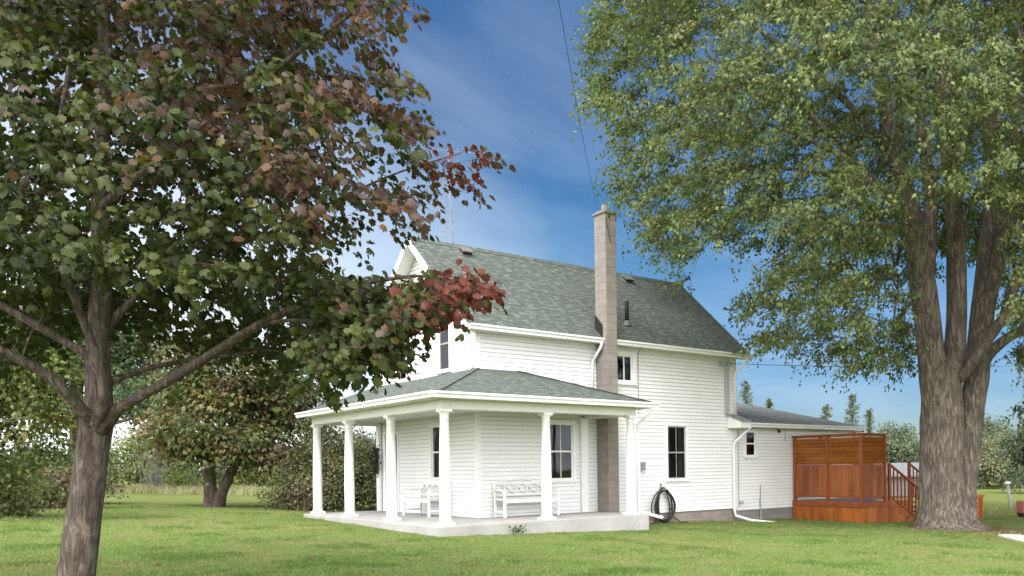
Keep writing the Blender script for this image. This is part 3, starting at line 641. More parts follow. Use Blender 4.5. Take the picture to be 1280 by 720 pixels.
for i in range(20):
    y0 = DY + i * .142; 
    if y0 > -.1: break
    mb.box((DX - .03, y0, -.045), (12.35 if y0 < -1.5 else 15.25, min(y0 + .136, -.03), -.006 + .004))
mb.build('deck_floor', M['decktop'], deck)
posts = [(DX + .03, -.10), (DX + .03, -1.47), (DX + .03, DY + .045), (12.10, DY + .045)]
for x, y in posts:
    mb = MB(); mb.box((x - .045, y - .045, .0), (x + .045, y + .045, 2.04)); mb.build('post', M['deckpost'], deck, bevel=.005)
mb = MB(); mb.box((DX - .04, DY - .03, 2.042), (DX + .10, -.03, 2.08)); mb.box((DX + .101, DY - .03, 2.042), (12.17, DY + .11, 2.08)); mb.split('top_cap', M['deckpost'], deck, bevel=.004)
def screen(p, q):
    p, q = Vector((*p, 0)), Vector((*q, 0)); d = (q - p).normalized(); n = Vector((d.y, -d.x, 0))
    mb = MB(); mb.bar(p + Vector((0, 0, 1.115)), q + Vector((0, 0, 1.115)), .05, .04); mb.bar(p + Vector((0, 0, .145)), q + Vector((0, 0, .145)), .05, .05); mb.bar(p + Vector((0, 0, 2.015)), q + Vector((0, 0, 2.015)), .05, .045)
    mb.split('screen_rail', M['deckpost'], deck)
    mb = MB()
    for i in range(8):
        zc = 1.20 + i * .102
        a = p + Vector((0, 0, zc)); b = q + Vector((0, 0, zc)); mb.bar(a, b, .016, .124, up=Vector((0, 0, 1)) * .8 + n * .6)
    mb.build('louvre_panel', M['deckh'], deck)
    mb = MB(); L = (q - p).length; k = max(1, round(L / .14)); w = L / k
    for i in range(k):
        a = p + d * (i * w + .003); b = p + d * ((i + 1) * w - .003); a.z = b.z = .63; o = n * random.uniform(-.002, .002)
        mb.bar(a + o, b + o, .02, .925)
    mb.build('board_panel', M['deckv'], deck)
screen((DX + .03, -.146), (DX + .03, -1.424)); screen((DX + .03, -1.516), (DX + .03, DY + .09)); screen((DX + .076, DY + .045), (12.054, DY + .045))
# front steps
mb = MB(); st = MB(); SY0, SY1 = DY + .02, -1.52; n = 4; run = .40; z0 = 0.; rise = .185
for i in range(n):
    x0 = 12.36 + i * run; zt = -rise * (i + 1)
    mb.box((x0, SY0 - .03, zt - .045), (x0 + run + .03, SY1, zt))
    st.box((x0 + .002, SY0, gbot(x0 + .2, DY)), (x0 + run, SY0 + .03, zt - .047)); st.box((x0 - .001 + run - .025, SY0 + .031, gbot(x0 + .2, DY)), (x0 - .001 + run, SY1, zt - .047))
mb.split('step_tread', M['decktop'], deck); st.split('step_riser', M['deckskirt'], deck)
def railing(a, b, h=1.12, lowb=.12, nb=7):
    a, b = Vector(a), Vector(b)
    mb = MB(); mb.bar(a + Vector((0, 0, h)), b + Vector((0, 0, h)), .085, .045); mb.build('handrail', M['decktop'], deck, bevel=.004)
    mb = MB(); mb.bar(a + Vector((0, 0, lowb)), b + Vector((0, 0, lowb)), .045, .05); mb.build('bottom_rail', M['deckpost'], deck)
    for i in range(1, nb + 1):
        p = a.lerp(b, i / (nb + 1)); mb = MB(); mb.box((p.x - .019, p.y - .019, p.z + lowb), (p.x + .019, p.y + .019, p.z + h - .02)); mb.build('baluster', M['deckpost'], deck)
for x, y, zb, zt in ((12.30, DY + .02, -.3, 1.17), (13.93, DY + .02, g(14, DY) - .1, .36), (15.22, -1.5, -.6, 1.17), (16.9, -1.5, g(17, -1.5) - .1, .36)):
    mb = MB(); mb.box((x - .045, y - .045, zb), (x + .045, y + .045, zt)); mb.build('post', M['deckpost'], deck, bevel=.005)
railing((12.33, DY + .02, 0), (13.90, DY + .02, -.80)); railing((15.26, -1.5, 0), (16.88, -1.5, -.80))
mb = MB()
for i in range(4): mb.box((15.28 + i * .4, -1.48, -.185 * (i + 1) - .045), (15.71 + i * .4, -.2, -.185 * (i + 1)))
mb.split('step_tread', M['decktop'], deck)

# stained box with upright post behind the big trunk
bx = root('wooden_planter', 'tall orange stained wooden box with an upright post, just right of the big trunk', 'planter', (16.75, -3.05, g(17, -3)))
mb = MB(); gg = g(17, -3); mb.box((16.46, -3.3, gg - .1), (16.98, -2.8, -.06)); mb.build('box', M['deckskirt'], bx, bevel=.006)
mb = MB(); mb.box((16.42, -3.34, -.058), (17.02, -2.76, .03)); mb.build('rim', M['deckh'], bx, bevel=.006)
mb = MB(); mb.bar((16.86, -3.05, .03), (16.72, -3.0, 1.35), .10, .10); mb.build('post', M['deckpost'], bx, bevel=.006)

# ------------------------------------------------------------------ porch furniture
def bench(label, org, rz, L=1.5, group=None):
    r = root('garden_bench', label, 'bench', org, group); X = L / 2
    def pt(m_, s=0): return m_
    off = Vector(org)
    def mk(): return MB()
    def fin(m_, name):
        m_.v = [tuple(Vector(p) + off) for p in m_.v]; return m_.build(name, M['bench'], r, bevel=.004)
    for x in (-X + .03, X - .03):
        m_ = mk(); m_.box((x - .027, -.51, 0), (x + .027, -.455, .63)); fin(m_, 'leg')
        m_ = mk(); m_.bar((x, -.03, 0), (x, -.03, .42), .05, .05); m_.bar((x, -.03, .42), (x, .05, .80), .05, .05); fin(m_, 'leg')
        m_ = mk(); m_.bar((x, -.53, .645), (x, .03, .655), .065, .03); fin(m_, 'arm')
        m_ = mk(); m_.bar((x, -.45, .14), (x, -.05, .14), .03, .045); fin(m_, 'stretcher')
    m_ = mk()
    for i in range(6): m_.box((-X + .02, -.50 + i * .079, .405), (X - .02, -.50 + i * .079 + .066, .43))
    m_.box((-X + .06, -.49, .34), (X - .06, -.465, .404)); fin(m_, 'seat')
    m_ = mk(); by = lambda z: -.03 + (z - .42) / .38 * .08
    m_.bar((-X, by(.52), .52), (X, by(.52), .52), .03, .05); m_.bar((-X - .01, by(.80), .80), (X + .01, by(.80), .80), .035, .07)
    N = 24; pts = [(-X * .55 + X * 1.1 * i / N, by(.83), .83 + .06 * math.sin(math.pi * i / N)) for i in range(N + 1)]
    m_.tube(pts, .022, 6)
    w = L / 5
    for i in range(5):
        a, b = -X + i * w, -X + (i + 1) * w
        m_.bar((a + .01, by(.54), .54), (b - .01, by(.77), .77), .018, .026); m_.bar((b - .01, by(.54) - .004, .54), (a + .01, by(.77) - .004, .77), .018, .026)
        if i: m_.bar((a, by(.53), .53), (a, by(.78), .78), .022, .03)
    fin(m_, 'backrest')
    r.rotation_euler = (0, 0, rz); return r
bench('white wooden bench with lattice back under the porch window beside the chimney', (1.10, -.09, .0), 0, 1.5)
bench('white wooden bench with arched lattice back on the porch beside the front door', (-.09, 2.15, .0), -math.pi / 2, 1.55)

# hose
def hose():
    r = root('garden_hose', 'coiled black garden hose hanging on the white wall under a window', 'hose', (5.5, -.12, -.45))
    mb = MB()
    for k in range(9):
        w = .17 + .022 * k + random.uniform(-.02, .02); top = .56 + random.uniform(-.03, .02) - .012 * k; bot = -.40 + random.uniform(-.04, .10) - (.0 if k % 3 else .03); y = -.10 - .022 * (k % 4) - random.uniform(0, .03); cx = 5.47 + random.uniform(-.03, .04)
        pts = []
        for i in range(40):
            a = 2 * math.pi * i / 40; zc = (top + bot) / 2; hh = (top - bot) / 2
            pts.append((cx + w * math.sin(a) * (1 + .25 * (1 - math.cos(a)) / 2), y - .05 * (1 - math.cos(a)) / 2 + .012 * math.sin(3 * a + k), zc + hh * math.cos(a)))
        mb.tube(pts, .017, 7, closed=True)
    mb.tube([(5.25, -.15, -.1), (5.15, -.2, -.3), (5.05, -.28, g(5, 0) + .02), (4.9, -.35, g(5, 0) + .02)], .016, 7)
    mb.tube([(5.7, -.13, -.0), (5.78, -.2, -.28), (5.95, -.3, g(6, 0) + .02), (6.2, -.28, g(6, 0) + .02)], .016, 7)
    mb.build('coil', M['rubber'], r, True)
    mb = MB(); mb.box((5.40, -.20, .50), (5.54, -.02, .53)); mb.box((5.44, -.045, .40), (5.50, -.02, .68)); mb.build('hanger', M['galv'], r)
hose()
# small weed against the slab
# ------------------------------------------------------------------ aerial mast behind the house
tw = root('antenna_tower', 'thin lattice antenna tower with a long roof aerial behind the gable', 'antenna', (4.82, 11.5, -.2))
legs = [(4.82 + .21 * math.cos(a), 11.5 + .21 * math.sin(a)) for a in (0.3, 2.39, 4.49)]
for x, y in legs:
    mb = MB(); mb.tube([(x, y, -.3), (x, y, 11.0)], .013, 6); mb.tube([(x, y, 11.0), (4.82, 11.5, 11.75)], .011, 6); mb.build('leg', M['galv'], tw)
mb = MB()
for i in range(28):
    z0 = .2 + i * .39
    for k in range(3):
        a, b = legs[k], legs[(k + 1) % 3]; p, q = (a, b) if i % 2 else (b, a)
        mb.tube([(*p, z0), (*q, z0 + .39)], .005, 4, False); mb.tube([(*p, z0), (*q, z0)], .005, 4, False)
mb.build('lattice', M['galv'], tw)
mb = MB(); mb.tube([(4.82, 11.5, 11.2), (4.82, 11.5, 13.0)], .014, 6); mb.tube([(4.55, 11.7, 11.55), (4.55, 11.7, 8)], .008, 4); mb.build('mast', M['galv'], tw)
mb = MB(); ya, yb = Vector(P(488, 181, 31.2)), Vector(P(634, 196, 33.2)); mb.tube([ya, yb], .009, 5)
dd = (yb - ya).normalized(); cr_ = dd.cross(Vector((0, 0, 1))).normalized()
for i in range(17):
    t_ = i / 16; L = .75 - .5 * t_; p = ya.lerp(yb, t_); mb.tube([p - cr_ * L, p + cr_ * L], .004, 4)
    if i in (3, 9, 12, 13): mb.tube([p + Vector((0, 0, -.18)), p + Vector((0, 0, .18))], .004, 4)
mb.build('aerial', M['galv'], tw)
mb = MB(); dc = Vector(P(553, 236, 32)); rr = RT; 
for r_ in (.28, .2, .12): mb.tube([dc + RT * r_ * math.cos(a) + Vector((0, 0, r_ * math.sin(a))) for a in np.linspace(0, 2 * math.pi, 18, endpoint=False)], .007, 4, closed=True)
mb.tube([dc, (4.82, 11.5, float(dc.z))], .012, 4); mb.build('grid_dish', M['galv'], tw)

# overhead wires
def sag(a, b, s, n=24): return [Vector(a).lerp(Vector(b), i / n) - Vector((0, 0, s * 4 * (i / n) * (1 - i / n))) for i in range(n + 1)]
mb = MB(); mb.tube(sag(P(688, -60, 12), P(747, 262, 34), .25), .0065, 5); o = mb.build('overhead_cable', M['cable']); tagobj(o, 'dark overhead cable running down the open sky toward the chimney', 'cable')
mb = MB(); mb.tube(sag((8.0, -.1, 4.2), P(1300, 456, 46), .12), .009, 5); o = mb.build('service_wire', M['cable']); tagobj(o, 'thin service wire running right from the rear corner of the house eave', 'wire')

# post, red object, shed on the right
k0 = 36; b = ground_at(1263, k0); zt = P(1259.5, 604, k0)
pr_ = root('field_post', 'leaning pale grey post with small cap at the edge of the field', 'post', b)
mb = MB(); mb.tube([Vector(b) - Vector((0, 0, .2)), Vector(b).lerp(Vector(zt), .5), zt], [.075, .07, .06], 10); mb.build('shaft', M['pole'], pr_, True)
mb = MB(); mb.tube([Vector(zt) + Vector((0, 0, -.02)), Vector(zt) + Vector((0, 0, .07))], [.12, .10], 10); mb.build('cap', M['whitepaint'], pr_)
b = Vector(ground_at(1286, 31)); rc = root('red_cart', 'faded red garden cart at the right edge of the lawn', 'cart', b)
mb = MB(); a0 = b + Vector((0, 0, .12)); mb.prism([a0 + RT * x + FW * y for x, y in ((-.32, -.3), (.7, -.3), (.7, .5), (-.32, .5))], (0, 0, .46)); mb.build('tub', M['redpaint'], rc, bevel=.05)
for x in (-.12, .5):
    for y in (-.34, .54):
        c = b + RT * x + FW * y + Vector((0, 0, .14)); mb = MB(); mb.tube([c - FW * .04, c + FW * .04], .15, 14); mb.build('wheel', M['rubber'], rc)
mb = MB(); mb.tube([b + RT * .7 + Vector((0, 0, .3)), b + RT * 1.4 + Vector((0, 0, .75))], .02, 6); mb.build('handle', M['black'], rc)
b = Vector(ground_at(1140, 52)); sh = root('storage_shed', 'low weathered grey shed with grey roof seen behind the deck steps and big trunk', 'shed', b)
q = lambda x, y, z: b + RT * x + FW * y + Vector((0, 0, z))
mb = MB(); 
for a_, c_ in (((-1.8, 0), (3.2, 0)), ((3.2, 0), (3.2, 3.5)), ((3.2, 3.5), (-1.8, 3.5)), ((-1.8, 3.5), (-1.8, 0))): mb.poly([q(*a_, -.3), q(*c_, -.3), q(*c_, 1.45), q(*a_, 1.45)])
mb.build('wall', M['ventgrey'], sh)
mb = MB(); mb.prism([q(-2.0, -.25, 1.38), q(-2.0, 1.75, 2.15), q(-2.0, 3.75, 1.38), q(-2, 3.75, 1.30), q(-2, 1.75, 2.07), q(-2, -.25, 1.30)], RT * 5.4); mb.build('roof', M['greyroof'], sh)
mb = MB(); mb.prism([q(1.2, -.03, -.2), q(2.1, -.03, -.2), q(2.1, -.03, 1.2), q(1.2, -.03, 1.2)], -FW * .02); mb.build('door', M['greyplastic'], sh)

# ------------------------------------------------------------------ plants
LEAF = {
 'maple': ([(0, .42, 0), (0, 0, 0), (.30, -.04, -.06), (.36, .18, -.07), (.56, .36, -.17), (.41, .53, -.10), (.38, .76, -.16), (.19, .74, -.07), (0, 1.0, -.20), (-.19, .74, -.07), (-.38, .76, -.16), (-.41, .53, -.10), (-.56, .36, -.17), (-.36, .18, -.07), (-.30, -.04, -.06)],
           [(0, i, i + 1) for i in range(1, 14)] + [(0, 14, 1)]),
 'lobed': ([(0, 0, 0), (.42, .30, -.10), (.20, .55, -.03), (0, 1, -.12), (-.20, .55, -.03), (-.42, .30, -.10)], [(0, 1, 2), (0, 2, 4), (2, 3, 4), (0, 4, 5)]),
 'oval': ([(0, 0, 0), (.30, .45, -.07), (0, 1, -.1), (-.30, .45, -.07)], [(0, 1, 2), (0, 2, 3)]),
 'twig': ([(-.008, 0, 0), (.008, 0, 0), (0, 1, 0), (0, 0, -.008), (0, 0, .008)], [(0, 1, 2), (3, 4, 2)]),
 'blade': ([(-.10, 0, 0), (.10, 0, 0), (.0, 1, .25)], [(0, 1, 2)]),
 'spray': ([(-.05, 0, 0), (.05, 0, 0), (.03, 1, -.15), (.34, .62, -.05), (.02, .35, 0), (-.34, .62, -.05), (-.02, .35, 0)], [(0, 1, 2), (1, 3, 4), (0, 6, 5)]),
}
def norm(a): return a / np.maximum(np.linalg.norm(a, axis=-1, keepdims=True), 1e-6)
def leaf_mesh(name, kind, pos, tip, nrm, size, col, m, parent, width=1.):
    tv, tf = LEAF[kind]; tv = np.array(tv, float) * np.array([width, 1, 1]); tf = np.array(tf); n = len(pos); V = len(tv)
    tip = norm(tip); x = norm(np.cross(tip, nrm)); z = np.cross(x, tip)
    R = np.stack([x, tip, z], axis=2)
    rl = np.random.default_rng(n); tvn = np.repeat(tv[None], n, 0)
    if kind in ('maple', 'lobed'): tvn[:, :, 2] *= rl.uniform(-.6, 3.2, (n, 1)); tvn[:, :, 0] *= rl.uniform(.7, 1.08, (n, 1)); tvn[:, :, 0] += rl.normal(0, .12, (n, 1)) * tvn[:, :, 1] ** 2
    verts = np.einsum('nij,nvj->nvi', R, tvn) * size[:, None, None] + pos[:, None, :]
    off = np.array(origin_of(parent)) if parent else np.zeros(3)
    verts = (verts - off).reshape(-1, 3); faces = (tf[None] + (np.arange(n) * V)[:, None, None]).reshape(-1, 3)
    me = bpy.data.meshes.new(name); me.vertices.add(len(verts)); me.vertices.foreach_set('co', verts.ravel().astype(np.float32))
    F = len(faces); me.loops.add(F * 3); me.loops.foreach_set('vertex_index', faces.ravel().astype(np.int32)); me.polygons.add(F); me.polygons.foreach_set('loop_start', (np.arange(F) * 3).astype(np.int32))
    me.update(calc_edges=True)
    at = me.attributes.new('leafcol', 'FLOAT_COLOR', 'POINT'); c4 = np.ones((n, V, 4), np.float32); c4[:, :, :3] = col[:, None, :]; at.data.foreach_set('color', c4.ravel())
    me.validate()
    return link_mesh(name, me, m, parent)

class Skel:
    def __init__(s, cap=60000): s.p = np.zeros((cap, 3)); s.par = np.full(cap, -1); s.fr = np.zeros(cap); s.n = 0; s.ok = np.zeros(cap, bool)
    def add(s, p, par, fr=0., ok=True): i = s.n; s.p[i] = p; s.par[i] = par; s.fr[i] = fr; s.ok[i] = ok; s.n += 1; return i
    def limb(s, pts, attach=None, step=.25, skip=0., par=None):
        pts = np.array(pts, float); out = []
        for i in range(len(pts) - 1):
            p0, p1, p2, p3 = pts[max(i - 1, 0)], pts[i], pts[i + 1], pts[min(i + 2, len(pts) - 1)]
            m = max(2, int(np.linalg.norm(p2[:3] - p1[:3]) / step))
            for k in range(m):
                t = k / m; out.append(.5 * ((2 * p1) + (-p0 + p2) * t + (2 * p0 - 5 * p1 + 4 * p2 - p3) * t * t + (-p0 + 3 * p1 - 3 * p2 + p3) * t ** 3))
        out.append(pts[-1]); par_ = -1
        if s.n and par is None: par_ = int(np.argmin(np.linalg.norm(s.p[:s.n] - out[0][:3], axis=1)))
        if par is not None: par_ = par
        L = len(out)
        for k, q in enumerate(out): par_ = s.add(q[:3], par_, max(q[3], .004), k >= skip * L)
        return par_
    def grow(s, T, step=.35, up=.25, r=None):
        rs = np.random.default_rng(3); ends = []
        for t in T:
            d = np.linalg.norm(s.p[:s.n] - t, axis=1) + np.where(s.ok[:s.n], 0, 1e3) + np.maximum(0, s.p[:s.n, 2] - t[2]) * .5
            i = int(np.argmin(d)); a = s.p[i]; L = np.linalg.norm(t - a)
            if L < .05: ends.append(i); continue
            c = a + (t - a) * .5 + np.array([0, 0, up * L]) * rs.uniform(.2, 1) + rs.normal(0, .07 * L, 3); m = max(2, int(L / step)); par = i
            for k in range(1, m + 1):
                f = k / m; q = (1 - f) ** 2 * a + 2 * f * (1 - f) * c + f * f * t
                if k < m: q = q + rs.normal(0, .02 * min(L, 1.5), 3)
                par = s.add(q, par)
            ends.append(par)
        return np.array(ends)
    def mesh(s, name, m, parent, tip=.006, ex=2.3, minr=0, maxr=1e9, bumpy=0.):
        n = s.n; acc = np.zeros(n); has = np.zeros(n, bool); r = np.zeros(n); big = np.full(n, -1)
        for i in range(n - 1, -1, -1):
            r[i] = s.fr[i] if s.fr[i] > 0 else (max(acc[i], tip ** ex)) ** (1 / ex)
            p = s.par[i]
            if p >= 0:
                acc[p] += r[i] ** ex
                if big[p] < 0 or r[i] > r[big[p]]: big[p] = i
        for i in range(n):                                        # never thicker than the parent
            p = s.par[i]
            if p >= 0 and s.fr[i] == 0: r[i] = min(r[i], r[p] * .9)
        s.r = r; mb = MB(); done = np.zeros(n, bool)
        for i in range(n):
            if done[i] or r[i] < minr: continue
            p = s.par[i]; chain = [i] if p < 0 else [p, i]
            j = i; done[i] = True
            while big[j] >= 0 and not done[big[j]] and s.par[big[j]] == j: j = big[j]; chain.append(j); done[j] = True
            if len(chain) < 2: continue
            rr = [r[k] for k in chain]
            if p >= 0: rr[0] = rr[1]
            mx = max(rr); sides = 28 if mx > .25 else 14 if mx > .08 else 8 if mx > .03 else 4
            pts = [Vector(s.p[k]) for k in chain]
            b0 = len(mb.v); mb.tube(pts, rr, sides, caps=False)
            if bumpy and mx > .05:
                for vi in range(b0, len(mb.v)):
                    v = Vector(mb.v[vi]); ci = (vi - b0) // sides; c = pts[ci]; d = v - c
                    k = 1 + bumpy * (mnoise.noise((v.x * 3.1, v.y * 3.1, v.z * .8)) + .5 * mnoise.noise((v.x * 9, v.y * 9, v.z * 1.3)))
                    mb.v[vi] = tuple(c + d * k)
        return mb.build(name, m, parent, smooth=True)

def inpoly(x, y, poly):
    poly = np.array(poly, float); c = np.zeros(len(x), bool); j = len(poly) - 1
    for i in range(len(poly)):
        xi, yi = poly[i]; xj, yj = poly[j]
        c ^= ((yi > y) != (yj > y)) & (x < (xj - xi) * (y - yi) / (yj - yi + 1e-9) + xi); j = i
    return c
def proj_np(p):
    q = p - CPOS; x = q[:, 0] * RT.x + q[:, 1] * RT.y; d = q[:, 0] * FW.x + q[:, 1] * FW.y
    X = CF * x / d + CXP - 640; Y = CYH - 360 - CF * q[:, 2] / d
    return 640 + _c * X - _s * Y, 360 + _s * X + _c * Y, d

def poisson(pts, dmin):
    keep = []; arr = np.zeros((len(pts), 3)); n = 0
    for p in pts:
        if n and np.min(np.sum((arr[:n] - p) ** 2, axis=1)) < dmin * dmin: continue
        arr[n] = p; n += 1
    return arr[:n]

def sprays(T, K, sx, sz, rs, droop=.12):
    n = len(T); K = np.maximum(1, (K * rs.uniform(.55, 1.45, n)).astype(int)); idx = np.repeat(np.arange(n), K)
    o = rs.normal(0, 1, (len(idx), 3)) * np.array([sx, sx, sz]); rad = np.linalg.norm(o[:, :2], axis=1)
    o[:, 2] -= rad * rad / sx * droop
    return T[idx] + o, o, idx

def twigs(T, nt, K, out, rs, l0, l1, droop, jit, spread=.6):
    i2 = np.repeat(np.arange(len(T)), nt); d = norm(out[i2] * [.9, .9, .1] + rs.normal(0, spread, (len(i2), 3)) * [1, 1, .45]); L = rs.uniform(l0, l1, len(i2))
    K = np.maximum(2, (K[i2] * rs.uniform(.6, 1.4, len(i2))).astype(int)); idx = np.repeat(np.arange(len(i2)), K); s_ = rs.uniform(.08, 1., len(idx)) ** .8
    o = d[idx] * (L[idx] * s_)[:, None]; o[:, 2] -= droop * L[idx] * s_ ** 2; o = o + rs.normal(0, 1, o.shape) * jit
    return T[i2][idx] + o, d[idx], idx, i2, d, L
def pal(rs, idx, n, cols, jit=.18, w=None, mixl=.25):
    """a colour per clump, jittered per leaf, some leaves taking another clump's colour"""
    cols = np.array(cols); pick = rs.choice(len(cols), n, p=w); leaf = pick[idx]; sw = rs.random(len(idx)) < mixl; leaf[sw] = rs.choice(len(cols), sw.sum(), p=w)
    clump = rs.uniform(1 - jit, 1 + jit, n)[idx]; return cols[leaf] * (clump * rs.uniform(1 - jit, 1 + jit, len(idx)))[:, None]

# ---- near maple on the left
def left_maple():
    k = 7.5; b = P(90, 785, k); r = root('maple_tree', 'near maple with bronze and green leaves, left of the porch', 'tree', (b[0], b[1], gz(b[0], b[1])))
    s = Skel(); L = lambda *a: [np.append(P(x, y, kk), rr * .78) for x, y, kk, rr in a]
    s.limb(L((86, 800, 7.5, .215), (91, 760, 7.5, .19), (95, 720, 7.5, .172), (103, 660, 7.5, .165), (110, 610, 7.5, .158), (116, 560, 7.5, .152), (121, 525, 7.5, .158), (123, 495, 7.5, .13), (122, 450, 7.52, .115), (124, 400, 7.55, .108), (128, 330, 7.6, .1), (125, 220, 7.65, .085), (132, 100, 7.7, .07), (128, -40, 7.7, .055), (135, -180, 7.7, .035), (140, -300, 7.7, .015)), skip=.45, step=.1)
    s.limb(L((120, 530, 7.4, .085), (129, 500, 7.28, .06), (128, 470, 7.25, .05), (119, 440, 7.22, .045), (107, 408, 7.2, .042), (80, 340, 7.0, .038), (48, 270, 6.7, .033), (70, 180, 6.4, .025), (90, 60, 6.1, .015)), skip=.5, step=.1)
    s.limb(L((122, 530, 7.45, .09), (104, 515, 7.3, .066), (84, 492, 7.15, .058), (50, 463, 7.0, .054), (0, 438, 6.8, .05), (-80, 405, 6.5, .04), (-180, 350, 6.2, .02)), skip=.6, step=.1)
    s.limb(L((122, 455, 7.5, .07), (103, 440, 7.45, .05), (60, 415, 7.4, .046), (0, 380, 7.3, .042), (-90, 320, 7.2, .03), (-180, 240, 7.2, .018)), skip=.6, step=.1)
    s.limb(L((126, 535, 7.45, .10), (146, 512, 7.4, .068), (158, 505, 7.38, .055), (200, 482, 7.35, .052), (250, 452, 7.3, .049), (300, 420, 7.25, .046), (340, 398, 7.2, .042), (395, 375, 7.1, .034), (440, 358, 7.0, .028), (520, 345, 6.9, .018), (590, 352, 6.8, .010)), skip=.5, step=.1)
    s.limb(L((125, 420, 7.55, .06), (160, 380, 7.7, .042), (200, 345, 7.9, .036), (270, 315, 8.1, .032), (340, 290, 8.3, .025), (420, 250, 8.4, .018), (500, 215, 8.4, .012), (575, 192, 8.4, .006)), skip=.35, step=.1)
    s.limb(L((126, 260, 7.6, .06), (200, 200, 7.4, .045), (290, 130, 7.1, .034), (380, 60, 6.9, .024), (450, 10, 6.8, .014)), skip=.3, step=.1)
    s.limb(L((330, 405, 7.22, .03), (370, 400, 7.1, .02), (420, 405, 7.0, .012), (480, 425, 6.9, .008)), skip=.3, step=.1)
    s.limb(L((130, 480, 7.5, .05), (180, 462, 7.9, .034), (240, 450, 8.3, .028), (320, 440, 8.6, .018)), skip=.3, step=.1)
    rs = np.random.default_rng(11)
    poly = [(-330, -420), (360, -420), (430, -200), (470, -60), (492, 0), (472, 40), (478, 90), (498, 118), (505, 140), (532, 152), (530, 178), (505, 188), (520, 205), (540, 200), (598, 180), (596, 205), (572, 222), (548, 214), (530, 240), (520, 285), (485, 285), (470, 270), (440, 285), (400, 292), (375, 312), (395, 335), (430, 345), (470, 352), (500, 352), (545, 345), (560, 342), (590, 350), (590, 370), (572, 386), (540, 396), (512, 414), (492, 436), (484, 466), (468, 464), (445, 452), (420, 462), (425, 490), (405, 508), (370, 470), (335, 468), (290, 442), (240, 432), (190, 425), (150, 410), (100, 405), (70, 430), (30, 450), (0, 470), (-60, 480), (-330, 450)]
    N = 9000; x = rs.uniform(-330, 620, N); y = rs.uniform(-420, 570, N); ok = inpoly(x, y, poly)
    for hx, hy, hr in ((190, 226, 15), (262, 212, 15), (172, 292, 15), (455, 300, 40), (415, 318, 26), (560, 290, 60), (395, 96, 9), (445, 108, 10), (425, 310, 14)): ok &= (x - hx) ** 2 + (y - hy) ** 2 > hr * hr
    x, y = x[ok], y[ok]
    rad = np.clip(1 - ((x - 110) / 560) ** 2 * .8, .12, 1); kk = 7.6 + rs.uniform(-1.9, 2.0, len(x)) * np.sqrt(rad)
    tail = x > 380; kk = np.where(tail & (y > 300), 6.95 + rs.normal(0, .35, len(x)), kk); kk = np.where((x > 500) & (y < 300), 8.4 + rs.normal(0, .2, len(x)), kk)
    low = (y > 345) & (x < 390); kk = np.where(low, rs.uniform(7.9, 9.6, len(x)), kk)
    T = np.array([P(a, b_, c) for a, b_, c in zip(x, y, kk)]); T = T[~((x > 395) & (y > 330))]; T = T[np.array([mnoise.noise((p[0] * 1.1, p[1] * 1.1, p[2] * 1.3)) for p in T]) > -.22]; T = poisson(T, .225)
    xt = rs.uniform(395, 612, 900); yt = rs.uniform(335, 480, 900); okt = inpoly(xt, yt, [(395, 345), (440, 356), (500, 360), (550, 346), (590, 350), (586, 366), (556, 378), (526, 386), (502, 404), (484, 426), (474, 450), (458, 452), (440, 436), (420, 446), (395, 466)]); Tt = np.array([P(a, b_, c) for a, b_, c in zip(xt[okt], yt[okt], 6.95 + rs.normal(0, .28, okt.sum()))]); T = np.vstack([T, poisson(Tt, .11)])
    ax = P(125, 300, 7.6); T = T[np.argsort(np.linalg.norm((T - ax) * [1, 1, .5], axis=1))]
    e = s.grow(T, .18, .12); s.mesh('trunk', M['bark_left'], r, .0035, 2.2, bumpy=.07)
    px, py, _ = proj_np(T)
    K = np.where((px < -60) | (py < -60), 14, np.where(px > 400, 18, 23))
    tw = norm((T - ax) * [1, 1, .3]); pos, o, idx, i2, d, Ln = twigs(T, np.where((px < -60) | (py < -60), 4, 6), K / 3.9, tw, rs, .16, .36, .45, .035, .75)
    leaf_mesh('twigs', 'twig', T[i2], d + [0, 0, -.3], rs.normal(0, 1, d.shape), Ln, np.full((len(i2), 3), .09) * [1, .75, .6], M['leaf_left'], r)
    tip = norm(o * .75 + rs.normal(0, .45, o.shape) + [0, 0, -.85]); nr = norm(rs.normal(0, .55, o.shape) + [0, 0, .85] + norm(pos - ax) * .5); pos = pos - tip * .02; idx = i2[idx]
    G1, G2, BR, OL, RD, PU = (.040, .056, .014), (.066, .082, .020), (.105, .058, .030), (.115, .098, .028), (.135, .038, .027), (.088, .058, .048)
    n = len(T); qx, qy, _ = proj_np(pos); cols = np.zeros((len(pos), 3)); u = rs.random(n)[idx] * .65 + rs.random(len(idx)) * .35
    fr = np.clip((qx - 60) / 420, 0, 1) * .42 + np.clip((330 - qy) / 330, 0, 1) * .38 - np.where(qy > 300, .15, 0)
    pick = np.where(u < fr * .62, 2, np.where(u < fr * .95, 5, np.where(u < fr * .95 + .03, 3, np.where(u < .68, 0, 1))))
    cl = np.array([G1, G2, BR, OL, RD, PU]); 
    red = ((qx - 572) ** 2 + ((qy - 200) * 1.2) ** 2 < 42 ** 2) | ((qx - 585) ** 2 + (qy - 362) ** 2 < 45 ** 2); rb = ((qx - 545) ** 2 + (qy - 365) ** 2 < 55 ** 2)
    rr_ = rs.random(len(pos)); pick = np.where(red & (rr_ < .8), 4, np.where(rb & (rr_ < .45), np.where(rr_ < .2, 4, 2), pick))
    cols = cl[pick] * rs.uniform(.72, 1.28, len(pos))[:, None]
    leaf_mesh('crown', 'maple', pos, tip, nr, rs.uniform(.045, .088, len(pos)), cols, M['leaf_left'], r)
    print('left maple', n, len(pos), s.n)
left_maple()

